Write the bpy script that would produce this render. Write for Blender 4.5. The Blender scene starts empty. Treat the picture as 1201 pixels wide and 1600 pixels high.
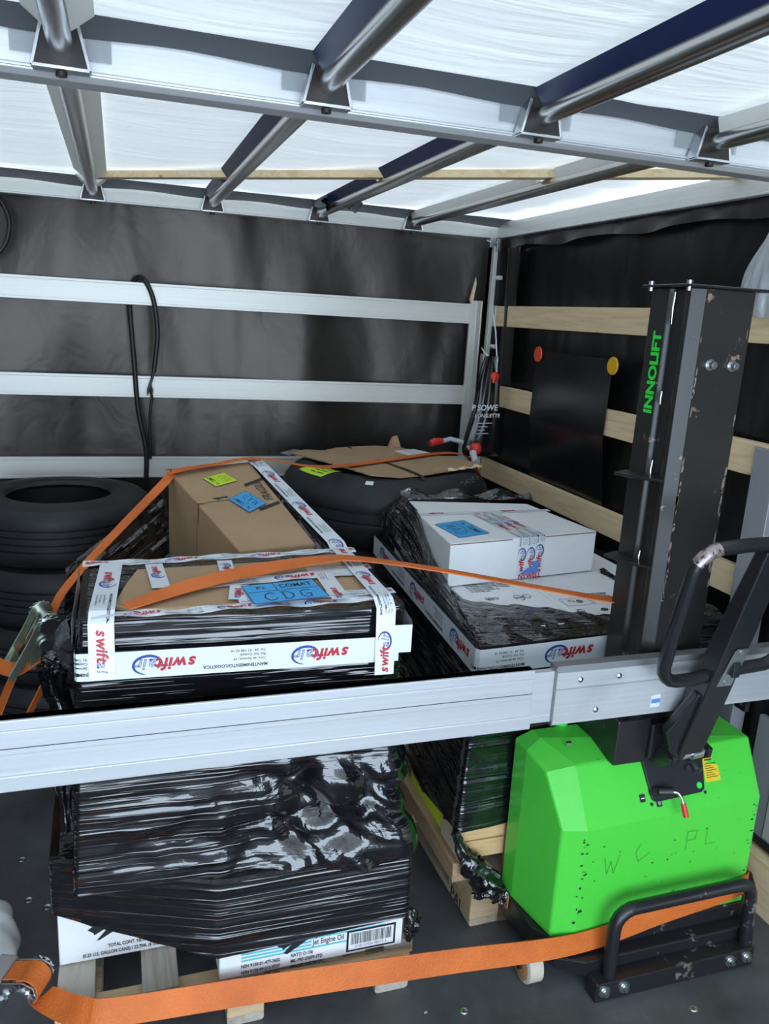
import bpy, math, random
import numpy as np
from mathutils import Vector, Matrix

# ------------------------------------------------------------------ camera, light, exposure
SC = bpy.context.scene
COL = SC.collection
random.seed(4)

cam_data = bpy.data.cameras.new('camera')
cam = bpy.data.objects.new('camera', cam_data)
COL.objects.link(cam)
SC.camera = cam
cam_data.sensor_fit = 'VERTICAL'
cam_data.sensor_height = 32.0
cam_data.sensor_width = 24.0
cam_data.lens = 24.849
cam_data.clip_start = 0.02
_r, _u, _f = ((0.94933, -0.309308, 0.055685), (0.022437, 0.243433, 0.969658), (0.313479, 0.919276, -0.238038))
cam.matrix_world = Matrix(((_r[0], _u[0], -_f[0], 0.0), (_r[1], _u[1], -_f[1], 0.0), (_r[2], _u[2], -_f[2], 1.6), (0, 0, 0, 1)))

SKY = 5.6
world = bpy.data.worlds.new('sky')
SC.world = world
world.use_nodes = True
_nt = world.node_tree
_nt.nodes.clear()
_bg = _nt.nodes.new('ShaderNodeBackground')
_bg.inputs[0].default_value = (0.70, 0.84, 1.0, 1)
_bg.inputs[1].default_value = SKY
_out = _nt.nodes.new('ShaderNodeOutputWorld')
_nt.links.new(_bg.outputs[0], _out.inputs[0])

SC.view_settings.view_transform = 'Standard'
SC.view_settings.look = 'None'
SC.view_settings.gamma = 1.0
SC.view_settings.use_curve_mapping = False
SC.view_settings.exposure = 0.12
SC.cycles.use_denoising = True
SC.cycles.max_bounces = 10
SC.cycles.diffuse_bounces = 5
SC.cycles.transparent_max_bounces = 12


def portal(name, loc, rot, sx, sy):
    l = bpy.data.lights.new(name, 'AREA')
    l.shape = 'RECTANGLE'
    l.size, l.size_y = sx, sy
    l.cycles.is_portal = True
    o = bpy.data.objects.new(name, l)
    o.location = loc
    o.rotation_euler = rot
    COL.objects.link(o)


portal('daylight_rear', (0.1, -1.75, 1.05), (math.radians(90), 0, 0), 3.3, 2.1)
portal('daylight_roof', (0.1, 1.0, 2.6), (0, 0, 0), 5.0, 7.0)

# ------------------------------------------------------------------ helpers
ROOT_LOC = {}


def V(*a):
    return Vector(a)


def setp(o, label=None, cat=None, group=None, kind=None):
    if label:
        o['label'] = label
    if cat:
        o['category'] = cat
    if group:
        o['group'] = group
    if kind:
        o['kind'] = kind
    return o


def empty(name, loc, label, cat, group=None):
    o = bpy.data.objects.new(name, None)
    COL.objects.link(o)
    o.location = loc
    o.empty_display_size = 0.05
    ROOT_LOC[o.name] = Vector(loc)
    return setp(o, label, cat, group)


class MB:
    def __init__(self):
        self.v, self.f, self.m, self.uv = [], [], [], None

    def add(self, vs, fs, mi=0):
        b = len(self.v)
        self.v.extend([tuple(p) for p in vs])
        for f in fs:
            self.f.append([b + i for i in f])
            self.m.append(mi)
        return self

    def hexa(self, p, mi=0):
        """p: 4 bottom points then 4 top points, both counter-clockwise seen from above"""
        return self.add(p, [(3, 2, 1, 0), (4, 5, 6, 7), (0, 1, 5, 4), (1, 2, 6, 5), (2, 3, 7, 6), (3, 0, 4, 7)], mi)

    def box(self, x0, x1, y0, y1, z0, z1, mi=0):
        return self.hexa([(x0, y0, z0), (x1, y0, z0), (x1, y1, z0), (x0, y1, z0), (x0, y0, z1), (x1, y0, z1), (x1, y1, z1), (x0, y1, z1)], mi)

    def obox(self, c, s, rz=0.0, mi=0, M=None):
        R = M if M else Matrix.Rotation(rz, 3, 'Z')
        c = Vector(c)
        ps = []
        for z in (-1, 1):
            for x, y in ((-1, -1), (1, -1), (1, 1), (-1, 1)):
                ps.append(c + R @ Vector((x * s[0] / 2, y * s[1] / 2, z * s[2] / 2)))
        return self.hexa(ps, mi)

    def prism(self, poly, ext, mi=0):
        n = len(poly)
        a = [Vector(p) for p in poly]
        b = [p + Vector(ext) for p in a]
        nrm = Vector((0, 0, 0))
        for i in range(n):
            nrm += a[i].cross(a[(i + 1) % n])
        if nrm.dot(Vector(ext)) > 0:
            fs = [list(range(n))[::-1], list(range(n, 2 * n))] + [(i, (i + 1) % n, n + (i + 1) % n, n + i) for i in range(n)]
        else:
            fs = [list(range(n)), list(range(n, 2 * n))[::-1]] + [((i + 1) % n, i, n + i, n + (i + 1) % n) for i in range(n)]
        return self.add(a + b, fs, mi)

    def tube(self, pts, r, n=10, mi=0, caps=True, closed=False):
        P = [Vector(p) for p in pts]
        k = len(P)
        rad = r if isinstance(r, (list, tuple)) else [r] * k
        T = []
        for i in range(k):
            if closed:
                d = P[(i + 1) % k] - P[i - 1]
            else:
                d = P[min(i + 1, k - 1)] - P[max(i - 1, 0)]
            T.append(d.normalized())
        up = Vector((0, 0, 1)) if abs(T[0].z) < 0.9 else Vector((1, 0, 0))
        N = (up - T[0] * up.dot(T[0])).normalized()
        vs = []
        for i in range(k):
            N = (N - T[i] * N.dot(T[i])).normalized()
            B = T[i].cross(N)
            for j in range(n):
                a = 2 * math.pi * j / n
                vs.append(P[i] + (N * math.cos(a) + B * math.sin(a)) * rad[i])
        fs = []
        for i in range(k if closed else k - 1):
            i2 = (i + 1) % k
            for j in range(n):
                j2 = (j + 1) % n
                fs.append((i * n + j, i2 * n + j, i2 * n + j2, i * n + j2)[::-1])
        if caps and not closed:
            fs.append(tuple(range(n)))
            fs.append(tuple((k - 1) * n + j for j in range(n))[::-1])
        return self.add(vs, fs, mi)

    def cyl(self, a, b, r, n=16, mi=0, r2=None):
        return self.tube([a, b], [r, r if r2 is None else r2], n, mi)

    def lathe(self, prof, c=(0, 0, 0), n=64, mi=0, closed=True, axis='Z'):
        vs, fs = [], []
        k = len(prof)
        for i in range(n):
            a = 2 * math.pi * i / n
            for r, z in prof:
                p = (r * math.cos(a), r * math.sin(a), z)
                if axis == 'X':
                    p = (p[2], p[0], p[1])
                elif axis == 'Y':
                    p = (p[0], -p[2], p[1])
                vs.append((c[0] + p[0], c[1] + p[1], c[2] + p[2]))
        for i in range(n):
            i2 = (i + 1) % n
            for j in range(k if closed else k - 1):
                j2 = (j + 1) % k
                fs.append((i * k + j, i2 * k + j, i2 * k + j2, i * k + j2))
        return self.add(vs, fs, mi)

    def ribbon(self, pts, wd, w, th, mi=0, smooth_n=0):
        """strap of rectangular section; wd = one width direction per point"""
        P = [Vector(p) for p in pts]
        W = [Vector(x).normalized() for x in wd]
        ww = w if isinstance(w, (list, tuple)) else [w] * len(P)
        if smooth_n:
            P2, W2, w2 = [], [], []
            k = len(P)
            for i in range(k - 1):
                p0, p1, p2, p3 = P[max(i - 1, 0)], P[i], P[i + 1], P[min(i + 2, k - 1)]
                for s in range(smooth_n):
                    t = s / smooth_n
                    P2.append(0.5 * ((2 * p1) + (p2 - p0) * t + (2 * p0 - 5 * p1 + 4 * p2 - p3) * t * t + (3 * p1 - p0 - 3 * p2 + p3) * t ** 3))
                    W2.append((W[i] * (1 - t) + W[i + 1] * t).normalized())
                    w2.append(ww[i] * (1 - t) + ww[i + 1] * t)
            P2.append(P[-1]); W2.append(W[-1]); w2.append(ww[-1])
            P, W, ww = P2, W2, w2
        k = len(P)
        vs = []
        for i in range(k):
            t = (P[min(i + 1, k - 1)] - P[max(i - 1, 0)]).normalized()
            wv = (W[i] - t * W[i].dot(t)).normalized()
            nn = t.cross(wv)
            a, b = wv * ww[i] / 2, nn * th / 2
            vs += [P[i] - a - b, P[i] + a - b, P[i] + a + b, P[i] - a + b]
        fs = []
        for i in range(k - 1):
            for j in range(4):
                j2 = (j + 1) % 4
                fs.append((i * 4 + j, i * 4 + j2, i * 4 + 4 + j2, i * 4 + 4 + j))
        fs += [(3, 2, 1, 0), tuple((k - 1) * 4 + j for j in range(4))]
        return self.add(vs, fs, mi)

    def text(self, s, o, u, v, size, mi=0, bold=0.0, align='C', lift=0.0008, shear=0.0, sx=1.0):
        u, v = Vector(u).normalized(), Vector(v).normalized()
        n = u.cross(v)
        o = Vector(o) + n * lift
        vs, fs, w = glyphs(s, bold, shear)
        dx = {'C': -w / 2, 'L': 0, 'R': -w}[align]
        return self.add([o + u * ((x + dx) * size * sx) + v * ((y - 0.35) * size) for x, y in vs], fs, mi)

    def poly2(self, pts, o, u, v, mi=0, lift=0.0006):
        u, v = Vector(u).normalized(), Vector(v).normalized()
        n = u.cross(v)
        o = Vector(o) + n * lift
        a = sum(pts[i][0] * pts[(i + 1) % len(pts)][1] - pts[(i + 1) % len(pts)][0] * pts[i][1] for i in range(len(pts)))
        if a < 0:
            pts = pts[::-1]
        return self.add([o + u * x + v * y for x, y in pts], [tuple(range(len(pts)))], mi)

    def stroke(self, pts, o, u, v, w, mi=0, lift=0.0009):
        for a, b in zip(pts[:-1], pts[1:]):
            d = Vector((b[0] - a[0], b[1] - a[1]))
            if d.length < 1e-6:
                continue
            e = d.normalized() * w * 0.3
            p = Vector((-d.y, d.x)).normalized() * w / 2
            A, B = Vector(a) - e, Vector(b) + e
            self.poly2([A - p, B - p, B + p, A + p], o, u, v, mi, lift)
        return self

    def build(self, name, mats, parent=None, smooth=None, bevel=0.0, seg=2, origin=None, label=None, kind=None):
        me = bpy.data.meshes.new(name)
        off = Vector((0, 0, 0))
        if parent is not None:
            off = ROOT_LOC[parent.name]
        elif origin is not None:
            off = Vector(origin)
        me.from_pydata([(p[0] - off.x, p[1] - off.y, p[2] - off.z) for p in self.v], [], self.f)
        mats = mats if isinstance(mats, (list, tuple)) else [mats]
        for m in mats:
            me.materials.append(m)
        me.polygons.foreach_set('material_index', self.m)
        if self.uv is not None:
            l = me.uv_layers.new(name='uv')
            li = np.empty(len(me.loops), dtype=np.int32)
            me.loops.foreach_get('vertex_index', li)
            l.data.foreach_set('uv', np.asarray(self.uv, dtype=np.float32)[li].ravel())
        me.update()
        o = bpy.data.objects.new(name, me)
        COL.objects.link(o)
        if smooth is not None:
            me.polygons.foreach_set('use_smooth', [True] * len(me.polygons))
            me.set_sharp_from_angle(angle=math.radians(smooth))
        if bevel:
            b = o.modifiers.new('bevel', 'BEVEL')
            b.width = bevel
            b.segments = seg
            b.limit_method = 'ANGLE'
            b.angle_limit = math.radians(40)
            b.harden_normals = False
        if parent is not None:
            o.parent = parent
            ROOT_LOC[o.name] = off
        else:
            o.location = off
            ROOT_LOC[o.name] = off
        if label:
            o['label'] = label
        if kind:
            o['kind'] = kind
        return o


_GL = {}


def glyphs(s, bold=0.0, shear=0.0):
    k = (s, bold, shear)
    if k not in _GL:
        c = bpy.data.curves.new('ink', 'FONT')
        c.body = s
        c.size = 1.0
        c.offset = bold
        c.shear = shear
        c.resolution_u = 3
        o = bpy.data.objects.new('ink', c)
        COL.objects.link(o)
        bpy.context.view_layer.update()
        dg = bpy.context.evaluated_depsgraph_get()
        me = bpy.data.meshes.new_from_object(o.evaluated_get(dg))
        vs = [(p.co.x, p.co.y) for p in me.vertices]
        fs = []
        for p in me.polygons:
            ids = list(p.vertices)
            a = sum(vs[ids[i]][0] * vs[ids[(i + 1) % len(ids)]][1] - vs[ids[(i + 1) % len(ids)]][0] * vs[ids[i]][1] for i in range(len(ids)))
            fs.append(ids if a > 0 else ids[::-1])
        w = max([p[0] for p in vs] or [0])
        bpy.data.objects.remove(o)
        bpy.data.curves.remove(c)
        bpy.data.meshes.remove(me)
        _GL[k] = (vs, fs, w)
    return _GL[k]


def copy_tree(o, parent=None):
    c = o.copy()
    COL.objects.link(c)
    c.parent = parent
    for ch in list(o.children):
        copy_tree(ch, c)
    return c


def arc(c, r, a0, a1, n, plane='XZ'):
    out = []
    for i in range(n + 1):
        a = math.radians(a0 + (a1 - a0) * i / n)
        p = (math.cos(a) * r, math.sin(a) * r)
        out.append((c[0] + p[0], c[1], c[2] + p[1]) if plane == 'XZ' else ((c[0] + p[0], c[1] + p[1], c[2]) if plane == 'XY' else (c[0], c[1] + p[0], c[2] + p[1])))
    return out


# ------------------------------------------------------------------ noise (numpy)
def _h(ix, iy, seed):
    n = np.sin(ix * 127.1 + iy * 311.7 + seed * 74.7) * 43758.5453
    return n - np.floor(n)


def vnoise(x, y, seed=0):
    ix, iy = np.floor(x), np.floor(y)
    fx, fy = x - ix, y - iy
    fx, fy = fx * fx * (3 - 2 * fx), fy * fy * (3 - 2 * fy)
    a = _h(ix, iy, seed) * (1 - fx) + _h(ix + 1, iy, seed) * fx
    b = _h(ix, iy + 1, seed) * (1 - fx) + _h(ix + 1, iy + 1, seed) * fx
    return a * (1 - fy) + b * fy


def ridged(x, y, seed=0):
    return 1 - np.abs(2 * vnoise(x, y, seed) - 1)


def facets(x, y, seed=0):
    """crumpled-foil relief in -0.5..0.5: flat triangles of random tilt meeting in sharp creases"""
    x, y = x + 0.9 * vnoise(x * 0.7, y * 0.7, seed + 31), y + 0.9 * vnoise(x * 0.7 + 9, y * 0.7, seed + 32)
    ix, iy = np.floor(x), np.floor(y)
    fx, fy = x - ix, y - iy
    a, b_, c, d = _h(ix, iy, seed), _h(ix + 1, iy, seed), _h(ix, iy + 1, seed), _h(ix + 1, iy + 1, seed)
    t1 = np.where(fx + fy < 1, a + (b_ - a) * fx + (c - a) * fy, d + (c - d) * (1 - fx) + (b_ - d) * (1 - fy))
    t2 = np.where(fx > fy, a + (b_ - a) * fx + (d - b_) * fy, a + (c - a) * fy + (d - c) * fx)
    return np.where(_h(ix, iy, seed + 5) > 0.5, t1, t2) - 0.5


# ------------------------------------------------------------------ materials
def mat(name, col, rough=0.5, metal=0.0, spec=0.5, build=None, **kw):
    m = bpy.data.materials.new(name)
    m.use_nodes = True
    nt = m.node_tree
    b = nt.nodes['Principled BSDF']
    b.inputs['Base Color'].default_value = (*col, 1)
    b.inputs['Roughness'].default_value = rough
    b.inputs['Metallic'].default_value = metal
    b.inputs['Specular IOR Level'].default_value = spec
    for k, v in kw.items():
        b.inputs[k].default_value = v
    if build:
        build(nt, b)
    return m


def nd(nt, t, **kw):
    n = nt.nodes.new(t)
    for k, v in kw.items():
        if k.startswith('i_'):
            n.inputs[k[2:].replace('_', ' ')].default_value = v
        else:
            setattr(n, k, v)
    return n


def coord(nt, scale=(1, 1, 1), rot=(0, 0, 0), src='Object'):
    t = nt.nodes.new('ShaderNodeTexCoord')
    m = nt.nodes.new('ShaderNodeMapping')
    m.inputs['Scale'].default_value = scale
    m.inputs['Rotation'].default_value = rot
    nt.links.new(t.outputs[src], m.inputs[0])
    return m.outputs[0]


def noise(nt, vec, scale=5, detail=4, rough=0.55, dist=0.0):
    n = nd(nt, 'ShaderNodeTexNoise')
    n.inputs['Scale'].default_value = scale
    n.inputs['Detail'].default_value = detail
    n.inputs['Roughness'].default_value = rough
    n.inputs['Distortion'].default_value = dist
    nt.links.new(vec, n.inputs['Vector'])
    return n.outputs['Fac']


def ramp(nt, fac, stops):
    r = nt.nodes.new('ShaderNodeValToRGB')
    e = r.color_ramp.elements
    while len(e) < len(stops):
        e.new(0.5)
    for i, (p, c) in enumerate(stops):
        e[i].position = p
        e[i].color = (*c, 1) if len(c) == 3 else c
    nt.links.new(fac, r.inputs[0])
    return r.outputs[0]


def bump(nt, b, h, strength=0.3, dist=0.01, prev=None):
    n = nt.nodes.new('ShaderNodeBump')
    n.inputs['Strength'].default_value = strength
    n.inputs['Distance'].default_value = dist
    nt.links.new(h, n.inputs['Height'])
    if prev is not None:
        nt.links.new(prev, n.inputs['Normal'])
    nt.links.new(n.outputs[0], b.inputs['Normal'])
    return n.outputs[0]


def mixc(nt, fac, a, b):
    m = nt.nodes.new('ShaderNodeMix')
    m.data_type = 'RGBA'
    for sock, val in ((m.inputs[0], fac), (m.inputs[6], a), (m.inputs[7], b)):
        if hasattr(val, 'links'):
            nt.links.new(val, sock)
        elif isinstance(val, (int, float)):
            sock.default_value = val
        else:
            sock.default_value = (*val, 1)
    return m.outputs[2]


def wood_mat(name, light, dark, axis='X', knots=True):
    def f(nt, b):
        sc = {'X': (1.2, 16, 16), 'Y': (16, 1.2, 16), 'Z': (16, 16, 1.2)}[axis]
        n1 = noise(nt, coord(nt, sc), 2.2, 5, 0.6, 1.2)
        c = ramp(nt, n1, [(0.3, dark), (0.52, light), (0.75, tuple(min(1, x * 1.12) for x in light))])
        if knots:
            s2 = {'X': (3, 9, 9), 'Y': (9, 3, 9), 'Z': (9, 9, 3)}[axis]
            v = nd(nt, 'ShaderNodeTexVoronoi')
            v.inputs['Scale'].default_value = 1.6
            nt.links.new(coord(nt, s2), v.inputs['Vector'])
            k = ramp(nt, v.outputs['Distance'], [(0.03, (1, 1, 1)), (0.13, (0, 0, 0))])
            c = mixc(nt, k, c, tuple(x * 0.45 for x in dark))
        nt.links.new(c, b.inputs['Base Color'])
        bump(nt, b, n1, 0.15, 0.002)
    return mat(name, light, 0.6, 0, 0.3, f)


def film_build(nt, b):
    uv = nd(nt, 'ShaderNodeUVMap')
    def mp(scale, rot):
        m = nd(nt, 'ShaderNodeMapping')
        m.inputs['Scale'].default_value = scale
        m.inputs['Rotation'].default_value = (0, 0, rot)
        nt.links.new(uv.outputs[0], m.inputs[0])
        return m.outputs[0]
    a = noise(nt, mp((1.0, 44, 1), -0.07), 1.0, 2, 0.4, 0.3)
    c = ramp(nt, noise(nt, mp((2.4, 120, 1), 0.04), 1.0, 1, 0.4, 0.3), [(0.52, (0, 0, 0)), (0.72, (1, 1, 1))])
    at = nd(nt, 'ShaderNodeAttribute', attribute_name='crumple')
    fz = noise(nt, mp((13, 17, 1), 0.5), 1.0, 3, 0.5, 1.2)
    mul = nd(nt, 'ShaderNodeMath', operation='MULTIPLY')
    nt.links.new(fz, mul.inputs[0])
    nt.links.new(at.outputs['Fac'], mul.inputs[1])
    inv = nd(nt, 'ShaderNodeMath', operation='SUBTRACT', use_clamp=True)
    inv.inputs[0].default_value = 1.1
    nt.links.new(at.outputs['Fac'], inv.inputs[1])
    ms = ramp(nt, noise(nt, mp((1.6, 9, 1), 0.2), 1.0, 2), [(0.30, (0.22, 0.22, 0.22)), (0.60, (1, 1, 1))])
    def times(x, y):
        q = nd(nt, 'ShaderNodeMath', operation='MULTIPLY')
        nt.links.new(x, q.inputs[0])
        nt.links.new(y, q.inputs[1])
        return q.outputs[0]
    k = times(ms, inv.outputs[0])
    p = bump(nt, b, times(a, k), 1.0, 0.0105)
    p = bump(nt, b, times(c, k), 0.7, 0.004, p)
    bump(nt, b, mul.outputs[0], 0.7, 0.010, p)
    r = noise(nt, mp((3, 20, 1), 0), 1.0, 3)
    rr = nd(nt, 'ShaderNodeMapRange')
    rr.inputs['To Min'].default_value = 0.04
    rr.inputs['To Max'].default_value = 0.15
    nt.links.new(r, rr.inputs['Value'])
    nt.links.new(rr.outputs[0], b.inputs['Roughness'])


def scratched(base, worn, scale=9, lo=0.66, hi=0.72):
    def f(nt, b):
        n1 = noise(nt, coord(nt), scale, 8, 0.7)
        n2 = noise(nt, coord(nt, (1, 1, 0.6)), 2.3, 2)
        mul = nd(nt, 'ShaderNodeMath', operation='MULTIPLY_ADD')
        nt.links.new(n2, mul.inputs[0])
        mul.inputs[1].default_value = 0.35
        nt.links.new(n1, mul.inputs[2])
        k = ramp(nt, mul.outputs[0], [(lo + 0.16, (0, 0, 0)), (hi + 0.16, (1, 1, 1))])
        nt.links.new(mixc(nt, k, base, worn), b.inputs['Base Color'])
        bump(nt, b, n1, 0.06, 0.002)
    return f


def tarp_build(nt, b):
    n1 = noise(nt, coord(nt, (1.3, 1.3, 0.40), (0, 0.5, 0)), 1.7, 2, 0.45, 0.4)
    n2 = noise(nt, coord(nt, (1, 1, 0.8)), 6, 3, 0.55, 0.6)
    p = bump(nt, b, n1, 0.75, 0.095)
    bump(nt, b, n2, 0.20, 0.020, p)


def floor_build(nt, b):
    n1 = noise(nt, coord(nt), 3.0, 6, 0.65)
    n2 = noise(nt, coord(nt, (2, 30, 1), (0, 0, 0.5)), 1.5, 4, 0.7)
    n3 = noise(nt, coord(nt, (40, 1.6, 1), (0, 0, -0.4)), 1.2, 3, 0.6)
    c = ramp(nt, n1, [(0.3, (0.040, 0.040, 0.042)), (0.7, (0.125, 0.129, 0.136))])
    k = ramp(nt, n3, [(0.68, (0, 0, 0)), (0.78, (0.6, 0.6, 0.6))])
    c = mixc(nt, k, c, (0.22, 0.225, 0.235))
    nt.links.new(c, b.inputs['Base Color'])
    p = bump(nt, b, n2, 0.10, 0.004)
    v = nd(nt, 'ShaderNodeTexVoronoi')
    v.inputs['Scale'].default_value = 220
    nt.links.new(coord(nt), v.inputs['Vector'])
    bump(nt, b, v.outputs['Distance'], 0.2, 0.001, p)
    r = nd(nt, 'ShaderNodeMapRange')
    r.inputs['To Min'].default_value = 0.38
    r.inputs['To Max'].default_value = 0.62
    nt.links.new(n1, r.inputs['Value'])
    nt.links.new(r.outputs[0], b.inputs['Roughness'])


def web_build(nt, b):
    n = noise(nt, coord(nt), 6, 5, 0.6)
    c = ramp(nt, n, [(0.3, (0.58, 0.125, 0.020)), (0.7, (0.80, 0.195, 0.034))])
    w = nd(nt, 'ShaderNodeTexVoronoi')
    w.inputs['Scale'].default_value = 230
    nt.links.new(coord(nt), w.inputs['Vector'])
    nt.links.new(c, b.inputs['Base Color'])
    bump(nt, b, w.outputs['Distance'], 0.5, 0.002)


def alu_build(axis, col, col2):
    def f(nt, b):
        sc = {'X': (0.7, 60, 60), 'Y': (60, 0.7, 60), 'Z': (60, 60, 0.7)}[axis]
        n = noise(nt, coord(nt, sc), 2, 4, 0.6)
        m = noise(nt, coord(nt), 3, 5, 0.6)
        c = ramp(nt, n, [(0.3, col2), (0.65, col)])
        d = ramp(nt, m, [(0.62, (1, 1, 1)), (0.8, (0.8, 0.8, 0.82))])
        mm = nt.nodes.new('ShaderNodeMix')
        mm.data_type = 'RGBA'
        mm.blend_type = 'MULTIPLY'
        mm.inputs[0].default_value = 1.0
        nt.links.new(c, mm.inputs[6])
        nt.links.new(d, mm.inputs[7])
        nt.links.new(mm.outputs[2], b.inputs['Base Color'])
        bump(nt, b, n, 0.08, 0.001)
    return f


def card_build(nt, b):
    n = noise(nt, coord(nt), 4, 5, 0.6)
    c = ramp(nt, n, [(0.3, (0.40, 0.262, 0.152)), (0.7, (0.47, 0.315, 0.19))])
    nt.links.new(c, b.inputs['Base Color'])


def white_card_build(nt, b):
    n = noise(nt, coord(nt), 5, 4, 0.6)
    c = ramp(nt, n, [(0.3, (0.80, 0.81, 0.83)), (0.7, (0.88, 0.89, 0.90))])
    nt.links.new(c, b.inputs['Base Color'])


def rubber_build(nt, b):
    n = noise(nt, coord(nt), 7, 6, 0.65)
    c = ramp(nt, n, [(0.35, (0.014, 0.015, 0.017)), (0.75, (0.034, 0.035, 0.038))])
    nt.links.new(c, b.inputs['Base Color'])
    bump(nt, b, n, 0.08, 0.004)


M = {}
M['film'] = mat('black stretch film', (0.006, 0.006, 0.008), 0.2, 0, 0.5, film_build, IOR=1.9)
M['film_clear'] = mat('crumpled film end', (0.10, 0.10, 0.11), 0.2, 0, 0.9, film_build)
M['tarp'] = mat('black tarpaulin', (0.020, 0.018, 0.017), 0.34, 0, 0.62, tarp_build, **{'Specular Tint': (1.0, 0.90, 0.80, 1)})
M['tarp_dark'] = mat('black side tarpaulin', (0.010, 0.009, 0.009), 0.30, 0, 0.30, tarp_build)
M['flap'] = mat('black vinyl sheet', (0.010, 0.010, 0.011), 0.22, 0, 0.5)
M['floor'] = mat('phenolic plywood', (0.05, 0.05, 0.05), 0.5, 0, 0.5, floor_build)
M['slat'] = mat('white anodised aluminium', (0.78, 0.79, 0.77), 0.38, 0.25, 0.5, alu_build('X', (0.75, 0.75, 0.70), (0.69, 0.69, 0.645)))
M['bar'] = mat('satin aluminium', (0.66, 0.68, 0.70), 0.36, 0.35, 0.5, alu_build('X', (0.67, 0.69, 0.71), (0.60, 0.62, 0.64)))
M['alu'] = mat('brushed aluminium', (0.72, 0.74, 0.76), 0.36, 0.55, 0.5, alu_build('X', (0.76, 0.78, 0.80), (0.66, 0.68, 0.70)))
M['alu_y'] = mat('brushed aluminium lengthwise', (0.7, 0.7, 0.68), 0.38, 0.45, 0.5, alu_build('Y', (0.74, 0.75, 0.73), (0.66, 0.67, 0.65)))
M['alu_z'] = mat('brushed aluminium upright', (0.7, 0.7, 0.68), 0.5, 0.15, 0.4, alu_build('Z', (0.66, 0.66, 0.62), (0.56, 0.56, 0.52)))
M['alu_dark'] = mat('dull aluminium edge', (0.30, 0.31, 0.32), 0.4, 0.6)
M['groove'] = mat('dark groove', (0.05, 0.05, 0.055), 0.5)
M['steel'] = mat('galvanised steel tube', (0.50, 0.49, 0.47), 0.26, 1.0)
M['zinc'] = mat('zinc plated steel', (0.62, 0.64, 0.66), 0.28, 1.0)
M['zinc_green'] = mat('passivated steel', (0.50, 0.56, 0.44), 0.32, 0.9)
M['dark_metal'] = mat('dark bracket metal', (0.030, 0.025, 0.024), 0.35, 0.3)
M['pine_x'] = wood_mat('pine along x', (0.80, 0.63, 0.40), (0.66, 0.48, 0.27), 'X')
M['pine_y'] = wood_mat('pine along y', (0.84, 0.65, 0.40), (0.70, 0.51, 0.28), 'Y')
M['pallet_y'] = wood_mat('weathered pallet board along y', (0.52, 0.43, 0.31), (0.36, 0.28, 0.19), 'Y')
M['crate_x'] = wood_mat('warm spruce board', (0.68, 0.44, 0.22), (0.50, 0.30, 0.13), 'X')
M['runner'] = wood_mat('brown runner wood', (0.46, 0.31, 0.19), (0.30, 0.19, 0.11), 'Y')
M['pallet_grey'] = wood_mat('grey pallet board along y', (0.50, 0.46, 0.38), (0.33, 0.29, 0.23), 'Y')
M['pallet_x'] = wood_mat('weathered pallet board along x', (0.66, 0.48, 0.29), (0.48, 0.33, 0.18), 'X')
M['pallet_pink'] = wood_mat('rosy pallet end grain', (0.62, 0.40, 0.27), (0.46, 0.29, 0.19), 'X', False)
M['brown_wood'] = wood_mat('brown stained wood', (0.16, 0.09, 0.055), (0.09, 0.05, 0.03), 'Z', False)
M['card'] = mat('brown cardboard', (0.44, 0.29, 0.17), 0.75, 0, 0.2, card_build)
M['card_dark'] = mat('cardboard corrugated edge', (0.24, 0.15, 0.08), 0.9)
M['white_card'] = mat('white carton board', (0.85, 0.86, 0.88), 0.55, 0, 0.3, white_card_build)
M['tape'] = mat('white packing tape', (0.78, 0.82, 0.87), 0.22, 0, 0.5)
M['red'] = mat('red print', (0.50, 0.02, 0.035), 0.4)
M['blue'] = mat('blue print', (0.02, 0.055, 0.33), 0.4)
M['ink'] = mat('black print', (0.016, 0.017, 0.022), 0.5)
M['grey_ink'] = mat('grey print', (0.12, 0.125, 0.14), 0.5)
M['label_blue'] = mat('blue sticker paper', (0.055, 0.40, 0.80), 0.5)
M['label_yellow'] = mat('fluorescent yellow sticker paper', (0.62, 0.85, 0.03), 0.5)
M['mid_blue'] = mat('mid blue print', (0.10, 0.28, 0.72), 0.4)
M['cyan'] = mat('turquoise print', (0.12, 0.55, 0.66), 0.45)
M['web'] = mat('orange polyester webbing', (0.72, 0.17, 0.03), 0.55, 0, 0.4, web_build)
M['green'] = mat('bright green paint', (0.085, 0.66, 0.060), 0.34, 0, 0.5, scratched((0.085, 0.66, 0.060), (0.035, 0.15, 0.03), 34, 0.685, 0.70))
M['black_paint'] = mat('black machine paint', (0.018, 0.018, 0.020), 0.3, 0, 0.5, scratched((0.017, 0.0175, 0.020), (0.20, 0.17, 0.16), 30, 0.66, 0.72))
M['mast'] = mat('black mast paint', (0.022, 0.022, 0.020), 0.34, 0, 0.5, scratched((0.022, 0.022, 0.020), (0.30, 0.20, 0.15), 16, 0.64, 0.68))
M['panel'] = mat('black plastic panel', (0.022, 0.023, 0.026), 0.35)
M['rubber'] = mat('tyre rubber', (0.02, 0.02, 0.022), 0.55, 0, 0.4, rubber_build)
M['red_plastic'] = mat('red plastic', (0.70, 0.04, 0.03), 0.35)
M['sticker_red'] = mat('orange red disc', (0.78, 0.085, 0.03), 0.4)
M['sticker_amber'] = mat('amber disc', (0.80, 0.44, 0.01), 0.4)
M['yellow'] = mat('yellow sticker', (0.85, 0.60, 0.03), 0.4)
M['wheel'] = mat('cream polyurethane', (0.62, 0.55, 0.45), 0.5)
M['wheel_core'] = mat('amber wheel rim', (0.45, 0.24, 0.09), 0.5)
M['cord'] = mat('black rubber cord', (0.012, 0.012, 0.013), 0.45)
M['white'] = mat('white plastic', (0.75, 0.76, 0.77), 0.4)
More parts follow.
